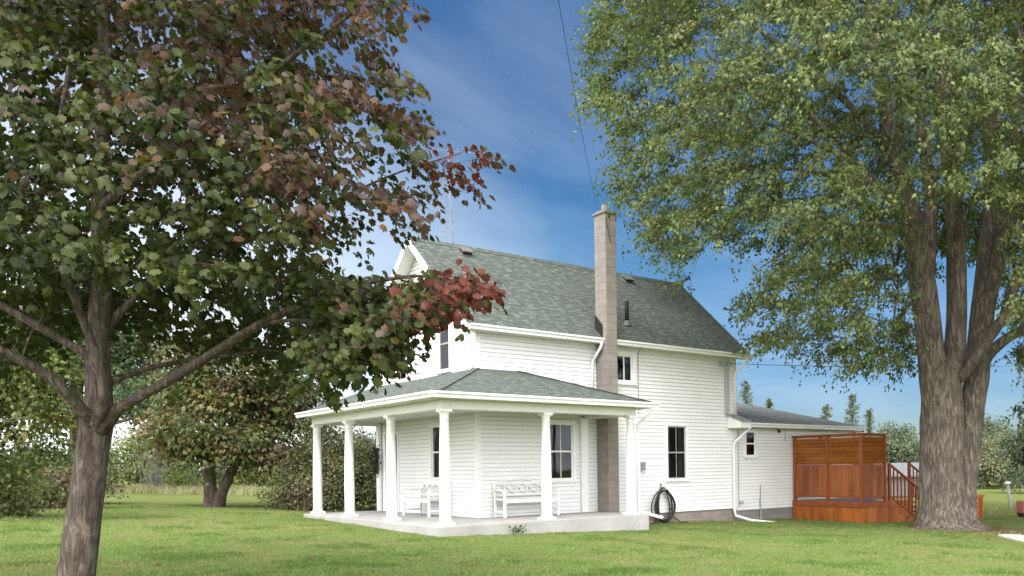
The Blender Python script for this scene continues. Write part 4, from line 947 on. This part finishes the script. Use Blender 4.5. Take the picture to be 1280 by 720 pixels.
# ---- the big old maple on the right
def big_maple():
    k = 24.; b = P(1184, 660, k); gb = g(b[0], b[1]); b = np.array([b[0], b[1], gb])
    r = root('silver_maple', 'huge old maple with furrowed trunk splitting into several stems, beside the deck steps', 'tree', b)
    s = Skel(120000); L = lambda *a: [np.append(P(x, y, kk), rr) for x, y, kk, rr in a]
    stemB = L((1183, 664, 24, 1.2), (1182, 654, 24, .88), (1180, 632, 24, .70), (1178, 590, 24, .625), (1177, 550, 24, .60), (1177, 515, 24, .585), (1179, 485, 24, .53), (1190, 455, 24, .36), (1195, 420, 23.9, .30), (1196, 360, 23.8, .28), (1195, 300, 23.7, .26), (1190, 240, 23.6, .24), (1184, 160, 23.5, .21), (1178, 80, 23.4, .18), (1180, -20, 23.3, .14), (1185, -150, 23.2, .10), (1190, -280, 23, .04))
    e = s.limb(stemB, skip=.75, step=.22)
    s.limb(L((1172, 520, 23.9, .40), (1167, 480, 23.8, .38), (1163, 440, 23.6, .37), (1158, 390, 23.4, .36), (1152, 345, 23.2, .34), (1145, 300, 23.0, .31), (1135, 250, 22.8, .26), (1118, 190, 22.4, .21), (1104, 120, 22, .17), (1090, 40, 21.6, .13), (1075, -60, 21.2, .09), (1060, -180, 21, .03)), skip=.4, step=.22)
    s.limb(L((1156, 380, 23.4, .22), (1160, 320, 23.6, .22), (1163, 262, 24, .2), (1158, 200, 24.4, .18), (1148, 140, 24.8, .15), (1128, 90, 25.2, .12), (1105, 20, 25.6, .08), (1085, -80, 26, .03)), skip=.4, step=.22)
    s.limb(L((1200, 664, 23.95, .56), (1203, 640, 23.95, .42), (1206, 600, 24.0, .345), (1211, 550, 24.1, .34), (1217, 500, 24.2, .35), (1221, 470, 24.35, .36), (1224, 440, 24.7, .36), (1229, 380, 24.9, .33), (1235, 320, 25.1, .30), (1240, 250, 25.3, .27), (1238, 160, 25.5, .22), (1246, 60, 25.7, .19), (1250, -40, 25.9, .15), (1258, -160, 26.2, .10), (1260, -260, 26.5, .04)), skip=.5, step=.22, par=-1)
    s.limb(L((1230, 400, 24.9, .24), (1244, 340, 24.6, .22), (1258, 270, 24.4, .21), (1268, 190, 24.2, .18), (1272, 100, 24, .15), (1282, 0, 23.8, .12), (1300, -120, 23.5, .06)), skip=.4, step=.22)
    s.limb(L((1204, 470, 23.7, .17), (1222, 444, 23.4, .14), (1240, 418, 23.2, .135), (1256, 392, 23, .13), (1268, 360, 22.8, .12), (1282, 320, 22.5, .10), (1310, 240, 22.1, .07), (1350, 150, 21.5, .03)), skip=.5, step=.2)
    s.limb(L((1222, 470, 24.6, .2), (1234, 446, 24.5, .17), (1252, 428, 24.4, .15), (1280, 412, 24.2, .13), (1340, 390, 23.8, .10), (1430, 340, 23, .06), (1520, 290, 22, .02)), skip=.4, step=.2)
    # long side limbs into the crown
    s.limb(L((1140, 275, 22.9, .12), (1105, 235, 22.4, .09), (1050, 195, 22, .07), (990, 165, 21.7, .05), (920, 145, 21.5, .03), (850, 130, 21.3, .012)), skip=.3, step=.25)
    s.limb(L((1150, 330, 23.2, .11), (1110, 250, 23, .09), (1040, 170, 23.5, .08), (980, 118, 24, .06), (900, 105, 24.5, .035), (840, 108, 24.8, .012)), skip=.35, step=.25)
    s.limb(L((1120, 195, 22.4, .11), (1060, 130, 22.4, .09), (980, 60, 22.2, .07), (890, 0, 22, .035), (830, -20, 22, .012)), skip=.3, step=.25)
    s.limb(L((1160, 280, 24, .1), (1110, 240, 25.5, .09), (1040, 220, 27, .075), (960, 210, 28.5, .05), (880, 225, 29.5, .02)), skip=.3, step=.25)
    s.limb(L((1145, 300, 23, .10), (1100, 280, 22.2, .07), (1040, 290, 21.4, .05), (990, 310, 20.9, .03), (950, 335, 20.6, .012)), skip=.3, step=.25)
    s.limb(L((1195, 310, 23.7, .1), (1200, 240, 22.3, .08), (1190, 170, 21, .06), (1170, 110, 20, .02)), skip=.4, step=.25)
    s.limb(L((1240, 260, 25.3, .11), (1270, 200, 27, .09), (1300, 140, 29, .06), (1340, 60, 31, .03)), skip=.4, step=.25)
    rs = np.random.default_rng(5)
    # crown outline as seen from the lawn; the crown itself is a deep mass around the stems
    poly = [(770, -60), (775, 0), (762, 18), (748, 60), (755, 78), (775, 86), (748, 100), (748, 116), (785, 132), (790, 180), (800, 210), (785, 232), (812, 250), (818, 292), (830, 312), (852, 330), (862, 352), (875, 338), (885, 300), (905, 316), (945, 304), (985, 290), (980, 325), (935, 380), (970, 390), (962, 418), (975, 438), (1005, 415), (1012, 452), (1045, 440), (1075, 462), (1105, 446), (1125, 470), (1140, 440), (1148, 350), (1180, 300), (1225, 305), (1245, 330), (1262, 420), (1258, 470), (1272, 510), (1300, 530), (1420, 500), (1560, 420), (1660, 250), (1680, 0), (1600, -280), (1350, -430), (1050, -400), (850, -240)]
    N = 30000; x = rs.uniform(715, 1680, N); y = rs.uniform(-430, 535, N); ok = inpoly(x, y, poly); x, y = x[ok], y[ok]
    e = np.clip(1 - ((x - 1190) / 490.) ** 2 - ((y - 30) / 460) ** 2, .04, 1)
    kk = 24 + rs.uniform(-1, 1, len(x)) * 8.2 * np.sqrt(e)
    over = (x > 1128) & (x < 1262) & (y > 250); kk = np.where(over, 25.5 + rs.uniform(0, 5.5, len(x)), kk)
    T = np.array([P(a, b_, c) for a, b_, c in zip(x, y, kk)]); keep = T[:, 2] > 2.6; T = T[keep]; x = x[keep]; y = y[keep]
    # irregular gaps: drop targets where a broad noise field is low
    nf = np.array([mnoise.noise((p[0] * .42, p[1] * .42, p[2] * .5)) for p in T]); vis = (x > 700) & (x < 1330) & (y > -60)
    T = T[nf > np.where(y > 300, .03, np.where(vis, .01, -.2))]; T = poisson(T, .66)
    ax = P(1188, 250, 24); T = T[np.argsort(np.linalg.norm((T - ax) * [1, 1, .6], axis=1))]
    s.grow(T, .4, .18); s.mesh('trunk', M['bark_big'], r, .010, 2.25, bumpy=.09)
    px, py, dp = proj_np(T); inn = (px < 1330) & (py > -50)
    # second order clumps: each branch end carries several drooping sprigs
    out = norm((T - ax) * [1, 1, .25]); pos, o, idx, i2, d, Ln = twigs(T, np.where(inn, 8, 3), np.where(inn, 20, 13), out, rs, .45, 1.15, .42, .065, .62)
    kt = inn[i2]; leaf_mesh('twigs', 'twig', T[i2][kt], d[kt] + [0, 0, -.22], rs.normal(0, 1, d[kt].shape), Ln[kt], np.full((kt.sum(), 3), .07) * [1, .85, .7], M['leaf'], r)
    big_ = ~inn[i2][idx]; T2 = i2
    tip = norm(o * .6 + rs.normal(0, .45, o.shape) + [0, 0, -.75]); nr = norm(rs.normal(0, .55, o.shape) + [0, 0, .8] + norm(pos - ax) * .45)
    size = rs.uniform(.072, .135, len(pos)) * np.where(big_, 1.6, 1)
    cols = pal(rs, idx, len(T2), [(.100, .138, .042), (.128, .162, .050), (.158, .180, .06), (.068, .098, .032), (.185, .182, .07)], .2, [.3, .3, .16, .18, .06])
    leaf_mesh('crown', 'lobed', pos, tip, nr, size, cols, M['leaf'], r)
    print('big maple', len(T), len(pos), s.n)
big_maple()

# ---- generic free standing trees and shrubs
def blob_tree(name, label, cat, base, stems, blobs, dens, K, leaf, lsz, cols, w=None, group=None, bark_='bark_far', sx=.3, sz=.2, seed=1, gap=-.2, kind='lobed', trans='leaf', up=.2, dmin=.4, tipdir=-.4, freq=.6):
    rs = np.random.default_rng(seed); base = np.array(base, float); r = root(name, label, cat, base, group); s = Skel(30000)
    for st in stems: s.limb([np.append(base + np.array(p[:3]), p[3]) for p in st[0]], skip=st[1], step=.2, par=-1 if s.n == 0 else (None if len(st) < 3 else -1))
    T = []
    for (cx, cy, cz, rx, ry, rz) in blobs:
        n = max(4, int(dens * rx * ry * rz * 4)); q = norm(rs.normal(0, 1, (n, 3))) * (rs.random((n, 1)) ** .45); T.append(base + [cx, cy, cz] + q * [rx, ry, rz])
    T = np.vstack(T); nf = np.array([mnoise.noise((p[0] * freq + seed, p[1] * freq, p[2] * freq * 1.2)) for p in T]); T = T[(nf > gap) & (T[:, 2] > base[2] + .12)]
    rs.shuffle(T); T = poisson(T, dmin); T = T[np.argsort(np.linalg.norm(T - base, axis=1))]
    s.grow(T, .35, up); s.mesh('trunk' if cat == 'tree' else 'stems', M[bark_], r, .006, 2.3, bumpy=.06)
    pos, o, idx = sprays(T, int(K * (4.2 if cat == 'shrub' else 3.4)), sx, sz, rs, .25); pos[:, 2] = np.maximum(pos[:, 2], base[2] + .03)
    c0 = T.mean(0); out = norm(pos - c0); tip = norm(norm(o) * .7 + out * .4 + rs.normal(0, .35, o.shape) + [0, 0, tipdir]); nr = norm(rs.normal(0, .5, o.shape) + [0, 0, .8] + out * .5)
    leaf_mesh('crown' if cat == 'tree' else 'foliage', kind, pos, tip, nr, rs.uniform(.7, 1.3, len(pos)) * lsz, pal(rs, idx, len(T), cols, .2, w), M[trans], r)
    return r
def lr(x, f, z, r=0.): return [RT.x * x + FW.x * f, RT.y * x + FW.y * f, z] + ([r] if r else [])   # right / away / up, metres
def bl(x, f, z, a, c=None, d=None): return (RT.x * x + FW.x * f, RT.y * x + FW.y * f, z, a, c or a, d or a)

# double trunk maple on the lawn behind
b = P(268, 632, 28); b[2] = g(b[0], b[1])
blob_tree('maple_tree', 'small maple with two forking trunks and browning leaves, on the lawn beyond the porch', 'tree', b,
  [([lr(-.12, 0, -.1, .26), lr(-.1, 0, .3, .2), lr(-.14, 0, 1.0, .17), lr(-.1, 0, 1.9, .14), lr(-.25, .1, 3.0, .09), lr(-.3, .1, 4.4, .03)], .5),
   ([lr(.12, 0, -.1, .22), lr(.22, 0, .4, .17), lr(.55, .1, 1.2, .14), lr(.85, .2, 1.9, .11), lr(1.3, .3, 2.9, .08), lr(1.6, .3, 4.2, .03)], .5, 1),
   ([lr(.6, 0, 1.3, .08), lr(1.1, -.4, 1.7, .06), lr(1.9, -.7, 2.3, .03)], .3)],
  [bl(-.75, 0, 2.5, 1.15, 1.4, .75), bl(.2, -.6, 2.5, 1.6, 1.5, .8), bl(1.5, 0, 2.5, 1.7, 1.5, .9), bl(-.3, .3, 3.6, 1.5, 1.5, 1.0), bl(1.2, .3, 3.9, 1.9, 1.7, 1.2), bl(2.7, .2, 3.1, 1.1, 1, .8), bl(.2, 0, 5.0, 1.6, 1.5, .9), bl(1.9, -.3, 1.75, .55, .5, .35)],
  20, 22, 'lobed', .155, [(.065, .095, .028), (.095, .125, .034), (.14, .095, .045), (.18, .15, .05), (.105, .065, .04)], [.32, .22, .18, .14, .14], sx=.26, sz=.17, seed=21, gap=-.16, dmin=.34)
# spreading tree farther back on the left
b = P(95, 625, 40); b[2] = g(b[0], b[1])
blob_tree('spreading_tree', 'tall dark green tree with horizontal limbs, behind the near maple trunk', 'tree', b,
  [([lr(0, 0, -.2, .4), lr(.0, 0, 1.5, .3), lr(.1, 0, 3.5, .24), lr(.2, 0, 6, .16), lr(.2, 0, 9, .04)], .4), ([lr(.1, 0, 2.6, .14), lr(1.2, -.5, 2.9, .11), lr(3.6, -1, 3.4, .05)], .3), ([lr(.1, 0, 3.3, .14), lr(-1.5, -.5, 3.6, .1), lr(-4, -1, 3.8, .04)], .3)],
  [bl(-3.5, 0, 4.6, 2.4, 2.4, 1.3), bl(3.0, 0, 4.8, 2.4, 2.4, 1.2), bl(0, 0, 6.5, 3.6, 3, 1.8), bl(-2.5, 0, 7.8, 2.6, 2.4, 1.5), bl(2.5, 0, 7.5, 2.6, 2.4, 1.5), bl(0, 0, 9.2, 2.4, 2.4, 1.3), bl(-6, 0, 4.0, 1.5, 1.5, 1.0), bl(5.4, 0, 4.4, 1.4, 1.4, .9)],
  7, 30, 'lobed', .17, [(.075, .11, .05), (.095, .135, .055), (.125, .16, .065)], sx=.4, sz=.26, seed=33, gap=-.10, dmin=.55)
# overhanging olive tree at the left edge
b = P(-75, 645, 19.5); b[2] = g(b[0], b[1])
blob_tree('olive_green_tree', 'broad tree with yellow green leaves hanging in at the left edge', 'tree', b,
  [([lr(0, 0, -.1, .16), lr(.1, 0, 1.0, .12), lr(.3, 0, 2.2, .09), lr(.6, 0, 4.0, .04)], .4), ([lr(.2, 0, 1.4, .07), lr(1.1, .2, 2.0, .05), lr(2.2, .3, 2.6, .02)], .3)],
  [bl(.8, 0, 2.6, 1.2, 1.2, .7), bl(2.0, .2, 2.6, 1.1, 1.1, .65), bl(2.8, .2, 2.25, .6, .6, .5), bl(0, 0, 3.6, 1.5, 1.4, .9), bl(1.8, .2, 3.5, 1.2, 1.1, .7), bl(2.3, 0, 1.55, .35, .35, .35)],
  22, 20, 'lobed', .13, [(.075, .105, .022), (.105, .13, .028), (.15, .14, .03), (.055, .08, .02)], sx=.22, sz=.15, seed=35, gap=-.1, dmin=.3)

def shrub(label, px, k, blobs, cols, seed, lsz=.11, dens=20, K=20, group=None, name='shrub', cat='shrub', gap=-.3, w=None, dmin=.3, sx=.22, yb=640, kind='oval'):
    b = ground_at(px, k)
    return blob_tree(name, label, cat, b, [([lr(0, 0, -.05, .06), lr(.05, 0, .5, .045), lr(.1, 0, 1.0, .02)], .1), ([lr(-.1, .1, -.05, .05), lr(-.3, .1, .5, .035), lr(-.5, .1, .9, .015)], .1, 1), ([lr(.1, .1, -.05, .05), lr(.4, .1, .5, .035), lr(.6, .1, .9, .015)], .1, 1)],
      blobs, dens, K, kind, lsz, cols, w, group, seed=seed, gap=gap, dmin=dmin, sx=sx, sz=sx * .7)
BROWNG = [(.105, .115, .05), (.14, .135, .06), (.08, .09, .04), (.18, .165, .08), (.10, .07, .045)]
shrub('large rounded brownish green bush right behind the porch columns', 402, 27.5, [bl(-1.0, 0, .6, .75, .9, .6), bl(-.5, 0, 1.2, 1.0, 1.0, .8), bl(.3, 0, 1.6, 1.1, 1.1, .9), bl(1.2, .2, 1.5, 1.1, 1.1, .95), bl(.6, -.2, .7, 1.3, 1.0, .7), bl(1.9, .3, .9, .9, .9, .8)], BROWNG, 41, .085, 30, 30, gap=-.35, dmin=.26, sx=.2)
LG = [(.16, .20, .055), (.20, .23, .07), (.125, .165, .05), (.25, .24, .09)]
MG = [(.10, .135, .05), (.13, .16, .055), (.16, .175, .075), (.17, .14, .07)]
DG = [(.04, .065, .025), (.055, .085, .03), (.08, .10, .04)]
hb = 'bushes along the back of the lawn'
shrub('tall bushy shrub with yellow green leaves at the far left edge', -15, 21, [bl(0, 0, .7, 1.0, 1, .7), bl(.1, 0, 1.5, .9, .9, .6), bl(.5, 0, .35, .45, .5, .35)], LG[:2] + MG[:3], 51, .10, 24, 24, hb)
shrub('pinkish grey green bush in front of the hedge, left of the near trunk', 52, 25, [bl(-.3, 0, .6, .8, .8, .6), bl(.4, 0, .8, .8, .7, .6), bl(-.9, .2, 1.2, .9, .8, .7), bl(1.0, .5, .9, .7, .7, .7)], MG + [(.15, .10, .07)], 52, .10, 24, 24, hb)
shrub('dark green bush against the near maple trunk at the hedge foot', 88, 28, [bl(-.2, 0, .8, 1.0, .8, .8), bl(-1.0, .3, 1.5, 1, .9, .7), bl(.5, .3, 1.2, .8, .8, .7)], DG + MG[:1], 53, .11, 22, 24, hb)
shrub('pale lime green tall bush just right of the near trunk', 178, 52, [bl(-1.6, 0, 1.4, 1.6, 1.4, 1.2), bl(.2, 0, 2.0, 1.7, 1.4, 1.3), bl(1.6, 0, 1.2, 1.4, 1.2, 1.0), bl(.4, 0, 3.0, 1.0, 1.0, .7)], LG, 54, .16, 9, 28, hb, dmin=.45, sx=.32)
shrub('grey green domed bush between the lime bush and the forked maple', 222, 54, [bl(-.9, 0, 1.1, 1.3, 1.2, 1.0), bl(.6, 0, 1.3, 1.4, 1.2, 1.1), bl(1.6, 0, .9, 1, 1, .8)], [(.095, .105, .06), (.12, .12, .07), (.085, .10, .045)], 55, .15, 10, 28, hb, dmin=.45, sx=.32)
shrub('bright green low bush beside the tall dry grass', 238, 47, [bl(-.6, 0, .45, .9, .8, .45), bl(.7, 0, .35, .8, .8, .35)], LG[:3], 56, .14, 16, 26, hb, dmin=.4, sx=.3)
shrub('yellow green bush seen under the forked maple crown', 340, 56, [bl(-2.2, 0, 1.0, 1.6, 1.2, 1.0), bl(0, 0, 1.3, 1.8, 1.3, 1.2), bl(2.2, 0, 1.4, 1.8, 1.3, 1.3)], [(.13, .145, .04), (.16, .16, .05), (.10, .12, .035)], 57, .16, 8, 28, hb, dmin=.5, sx=.34)
shrub('olive bush far behind, between the forked maple and the porch', 425, 50, [bl(-1.8, 0, 1.5, 1.6, 1.3, 1.4), bl(.4, 0, 2.0, 1.8, 1.3, 1.6), bl(2.4, 0, 1.8, 1.6, 1.3, 1.5)], [(.10, .115, .04), (.075, .095, .035), (.13, .13, .05)], 58, .16, 8, 28, hb, dmin=.5, sx=.34)
# dead grey shrub (bare stems)
b = ground_at(192, 44); dsr = root('dead_shrub', 'bare grey dead shrub with upright twigs in front of the green bushes', 'shrub', b); s = Skel(5000); rs = np.random.default_rng(9)
for i in range(46):
    a = rs.uniform(0, 6.28); h = rs.uniform(1.6, 3.4); d = rs.uniform(.1, .5) * h / 2
    p0 = Vector(b) + Vector((rs.normal(0, .15), rs.normal(0, .15), -.05)); p1 = p0 + RT * math.cos(a) * d + FW * math.sin(a) * d + Vector((0, 0, h * .55)); p2 = p1 + RT * math.cos(a) * d * .6 + Vector((rs.normal(0, .1), 0, h * .45))
    s.limb([np.append(p0, .018), np.append(p1, .011), np.append(p2, .004)], par=-1, step=.5)
s.mesh('stems', M['bark_far'], dsr)
bpy.data.objects[dsr.children[0].name].data.materials[0] = M['pole']

# far row of trees beyond the right hand field, conifers behind the addition
def far_tree(label, kind, px, k, h, seed, group, cols):
    b = ground_at(px, k); w = h * .36
    return blob_tree('field_tree', label, 'tree', b, [([lr(0, 0, -.2, .16), lr(0, 0, h * .3, .12), lr(.1, 0, h * .6, .07), lr(0, 0, h * .9, .02)], .25)],
      [bl(0, 0, h * .55, w, w, h * .34), bl(-w * .5, 0, h * .40, w * .7, w * .7, h * .26), bl(w * .55, 0, h * .42, w * .7, w * .7, h * .26), bl(.1 * w, 0, h * .80, w * .6, w * .6, h * .2)], 6, 34, 'lobed', .24, cols, group=group, seed=seed, gap=-.22, dmin=.6, sx=.42, sz=.3, freq=.35)
fg = 'trees beyond the field'
FT = [[(.13, .16, .09), (.16, .185, .105), (.105, .135, .08)], [(.19, .19, .12), (.155, .165, .10), (.22, .205, .13)], [(.07, .095, .055), (.09, .115, .06), (.055, .078, .045)]]  # leaf tones lightened, distance haze is put into the colour
SP = [(1118, 80, 6.3, 0), (1140, 84, 6.0, 0), (1234, 78, 6.6, 0), (1252, 74, 4.6, 1), (1226, 72, 4.4, 1), (1276, 82, 5.8, 1), (1296, 60, 5.6, 2), (1180, 82, 6.0, 0), (1206, 80, 6.0, 0)]
for i, (px, k, h, kd) in enumerate(SP):
    far_tree(['tall soft green tree in the distant row beyond the right field', 'pale brownish tree in the distant row behind the grey post', 'dark green tree at the right edge behind the field'][kd], kd, px, k, h, 70 + i, fg, FT[kd])
def conifer(label, px, k, top_y, seed, w=.22):
    b = ground_at(px, k); h = P(px, top_y, k)[2] - b[2]; rs = np.random.default_rng(seed); r = root('spruce_tree', label, 'tree', b, 'spruces behind the addition')
    mb = MB(); mb.tube([Vector(b), Vector(b) + Vector((0, 0, h * .5)), Vector(b) + Vector((0, 0, h))], [.14, .08, .015], 6); mb.build('trunk', M['bark_far'], r)
    pos, tip = [], []
    for t in np.linspace(.12, .99, int(h * 5.5)):
        R = w * h * (1 - t) ** .8 + .08
        for q in range(rs.integers(4, 7)):
            a = rs.uniform(0, 6.28); RR = R * rs.uniform(.55, 1.1)
            for u in np.linspace(.12, 1, max(3, int(RR / .13))):
                d = np.array([math.cos(a), math.sin(a), -.15 + .3 * u * u])
                for z_ in range(2): pos.append(b + np.array([0, 0, h * t]) + d * RR * u + rs.normal(0, .04, 3)); tip.append(d * .7 + rs.normal(0, .45, 3) + [0, 0, .12])
    pos = np.array(pos); tip = norm(np.array(tip)); n = len(pos)
    leaf_mesh('crown', 'spray', pos, tip, norm(rs.normal(0, .4, (n, 3)) + [0, 0, 1]), rs.uniform(.22, .42, n), np.array([(.12, .15, .09), (.15, .18, .11), (.17, .195, .115)])[rs.integers(0, 3, n)], M['needle'], r)
conifer('short pointed spruce, leftmost of the three rising over the addition roof end', 1034, 62, 506, 1)
conifer('tallest pointed spruce rising over the right end of the addition roof', 1067, 58, 494, 2, .24)
conifer('slim dark spruce right of the tallest, above the deck screen', 1088, 60, 512, 3, .17)
conifer('spruce tip showing just right of the main house corner', 934, 60, 478, 4, .2)
conifer('small spruce tip behind the middle of the addition roof', 963, 64, 500, 5, .2)

# wreath / dried swag on the porch pilaster
wr = root('dried_swag', 'dried leafy swag hanging on the white pilaster at the far end of the porch', 'swag', (-.14, 5.8, 1.75)); rs = np.random.default_rng(2)
mb = MB(); rg = [(-.15, 5.8 + .10 * math.cos(a), 1.42 + .30 * math.sin(a)) for a in np.linspace(0, 6.28, 20, endpoint=False)]; mb.tube(rg, .022, 6, closed=True); mb.tube([(-.11, 5.8, 1.72), (-.11, 5.8, 1.86)], .005, 4); mb.build('ring', M['bark_far'], wr)
n = 420; a = rs.uniform(0, 6.28, n); pos = np.stack([-.16 + rs.normal(0, .03, n), 5.8 + .11 * np.cos(a) + rs.normal(0, .035, n), 1.42 + .31 * np.sin(a) + rs.normal(0, .05, n)], 1)
leaf_mesh('leaves', 'oval', pos, rs.normal(0, 1, (n, 3)) + [-.5, 0, -.3], rs.normal(0, 1, (n, 3)) + [-1, 0, 0], rs.uniform(.06, .11, n), np.array([(.06, .065, .045), (.09, .085, .06), (.04, .045, .035)])[rs.integers(0, 3, n)], M['leaf'], wr)
# weed at the slab foot
b = (-.35, -2.42, gz(-.35, -2.42)); wd = root('weed', 'small leafy weed growing at the foot of the porch slab', 'weed', b); n = 60; pos = np.array(b) + np.stack([rs.normal(0, .11, n), rs.normal(0, .04, n), rs.uniform(.02, .17, n)], 1)
leaf_mesh('foliage', 'oval', pos, rs.normal(0, .6, (n, 3)) + [0, -.3, .6], rs.normal(0, .5, (n, 3)) + [0, -.5, .8], rs.uniform(.05, .09, n), np.array([(.06, .10, .03), (.08, .12, .035)])[rs.integers(0, 2, n)], M['leaf'], wd)

# ---- grass (uncountable)
def blades(name, xy, K, hmin, hmax, spread, cols, width, seed, lean=.5, w=None):
    rs = np.random.default_rng(seed); n = len(xy); idx = np.repeat(np.arange(n), K); p = np.zeros((len(idx), 3)); p[:, :2] = xy[idx] + rs.normal(0, spread, (len(idx), 2))
    p[:, 2] = [gz(a, b_) - .006 for a, b_ in p[:, :2]]
    tip = rs.normal(0, lean, p.shape); tip[:, 2] = 1; nr = rs.normal(0, 1, p.shape); nr[:, 2] *= .2
    h = rs.uniform(hmin, hmax, len(p)); c = pal(rs, idx, n, cols, .15, w, .4)
    if name == 'grass':
        f1 = np.array([mnoise.noise((a * .33, b_ * .33, 7.)) + .7 * mnoise.noise((a * 1.3, b_ * 1.3, 2.)) for a, b_ in xy])[idx]; f2 = np.array([mnoise.noise((a * .8 + 9, b_ * .8, 5.)) + .6 * mnoise.noise((a * 2.9, b_ * 2.9, 1.)) for a, b_ in xy])[idx]
        k_ = np.clip((f1 - .05) * 1.7, 0, .65)[:, None]; c = c * (1 - k_) + np.array([.30, .285, .13]) * k_; k_ = np.clip((f2 - .12) * 2.2, 0, .8)[:, None]; c = c * (1 - k_) + np.array([.10, .165, .035]) * k_; h = h * (1 + np.clip(f2, -.3, .6) * .9)
    o = leaf_mesh(name, 'blade', p, tip, nr, h, c, M['grassblade'], None, width); o['kind'] = 'stuff'; o['label'] = {'grass': 'short mown green lawn grass', 'tall_dry_grass': 'tall dry tan grass along the back of the lawn', 'rough_grass': 'rough olive grass at the field edge'}[name]; return o
rs = np.random.default_rng(77); N = 150000; ang = rs.uniform(-.80, .46, N); dist = 9.2 + 19 * rs.random(N) ** 1.25
xy = np.stack([CPOS[0] + RT.x * dist * np.tan(ang) + FW.x * dist, CPOS[1] + RT.y * dist * np.tan(ang) + FW.y * dist], 1)
X, Y = xy.T; bad = ((X > -2.06) & (X < 3.36) & (Y > -2.3) & (Y < .1)) | ((X > -2.06) & (X < .1) & (Y > -2.3) & (Y < 6.06)) | ((X > -.02) & (X < 15) & (Y > -.03)) | ((X > 10.87) & (X < 15.2) & (Y > -2.86) & (Y < 0)) | (np.hypot(X - 11.3, Y + 6.1) < 1.1 + .9 * rs.random(N))
for i in range(len(pa) - 1): bad |= (np.abs((X - pa[i][0]) * (pa[i + 1][1] - pa[i][1]) - (Y - pa[i][1]) * (pa[i + 1][0] - pa[i][0])) < .8) & (X < 9.4) & (Y < -8)
dens = np.array([mnoise.noise((a * .5, b_ * .5, 3.)) for a, b_ in xy]); xy = xy[~bad & (rs.random(N) < .72 + dens * .5)]
blades('grass', xy, 4, .022, .058, .03, [(.18, .27, .075), (.225, .30, .095), (.14, .225, .058), (.29, .30, .15), (.10, .165, .045)], 1.1, 78, .75, [.32, .26, .22, .08, .12])
# a thin litter of fallen leaves under the two maples
n = 420; a = rs.uniform(0, 6.28, n); d = np.abs(rs.normal(0, 1, n)); first = rs.random(n) < .45
cx = np.where(first, -7.9, 10.6); cy = np.where(first, -8.6, -7.4); X = cx + np.cos(a) * d * np.where(first, 2.6, 3.2); Y = cy + np.sin(a) * d * np.where(first, 2.6, 3.2)
ok = ~((X > -2.1) & (Y > -2.3)) | (X > 3.6) & (Y < -3); X, Y = X[ok], Y[ok]; n = len(X)
p = np.stack([X, Y, [gz(a_, b_) + .03 for a_, b_ in zip(X, Y)]], 1); tip = rs.normal(0, 1, (n, 3)); tip[:, 2] *= .2; nr = rs.normal(0, .25, (n, 3)) + [0, 0, 1]
o = leaf_mesh('fallen_leaves', 'maple', p, tip, nr, rs.uniform(.05, .10, n), np.array([(.20, .12, .05), (.26, .17, .07), (.14, .07, .04), (.30, .24, .10)])[rs.integers(0, 4, n)], M['leaf_left'], None); o['kind'] = 'stuff'; o['label'] = 'scattered brown fallen leaves on the lawn'
N = 9000; kx = rs.uniform(90, 480, N); kd = rs.uniform(40, 50, N); xy = np.array([ground_at(a, b_)[:2] for a, b_ in zip(kx, kd)])
blades('tall_dry_grass', xy[::2], 5, .12, .42, .10, [(.44, .37, .24), (.36, .33, .18), (.25, .30, .11), (.20, .26, .08), (.42, .33, .25)], .5, 79, .4)
N = 5000; kx = rs.uniform(1195, 1330, N); kd = rs.uniform(33, 43, N); xy = np.array([ground_at(a, b_)[:2] for a, b_ in zip(kx, kd)])
blades('rough_grass', xy, 4, .06, .22, .08, [(.25, .26, .10), (.20, .24, .08), (.30, .28, .13), (.17, .21, .07)], .5, 80, .4)
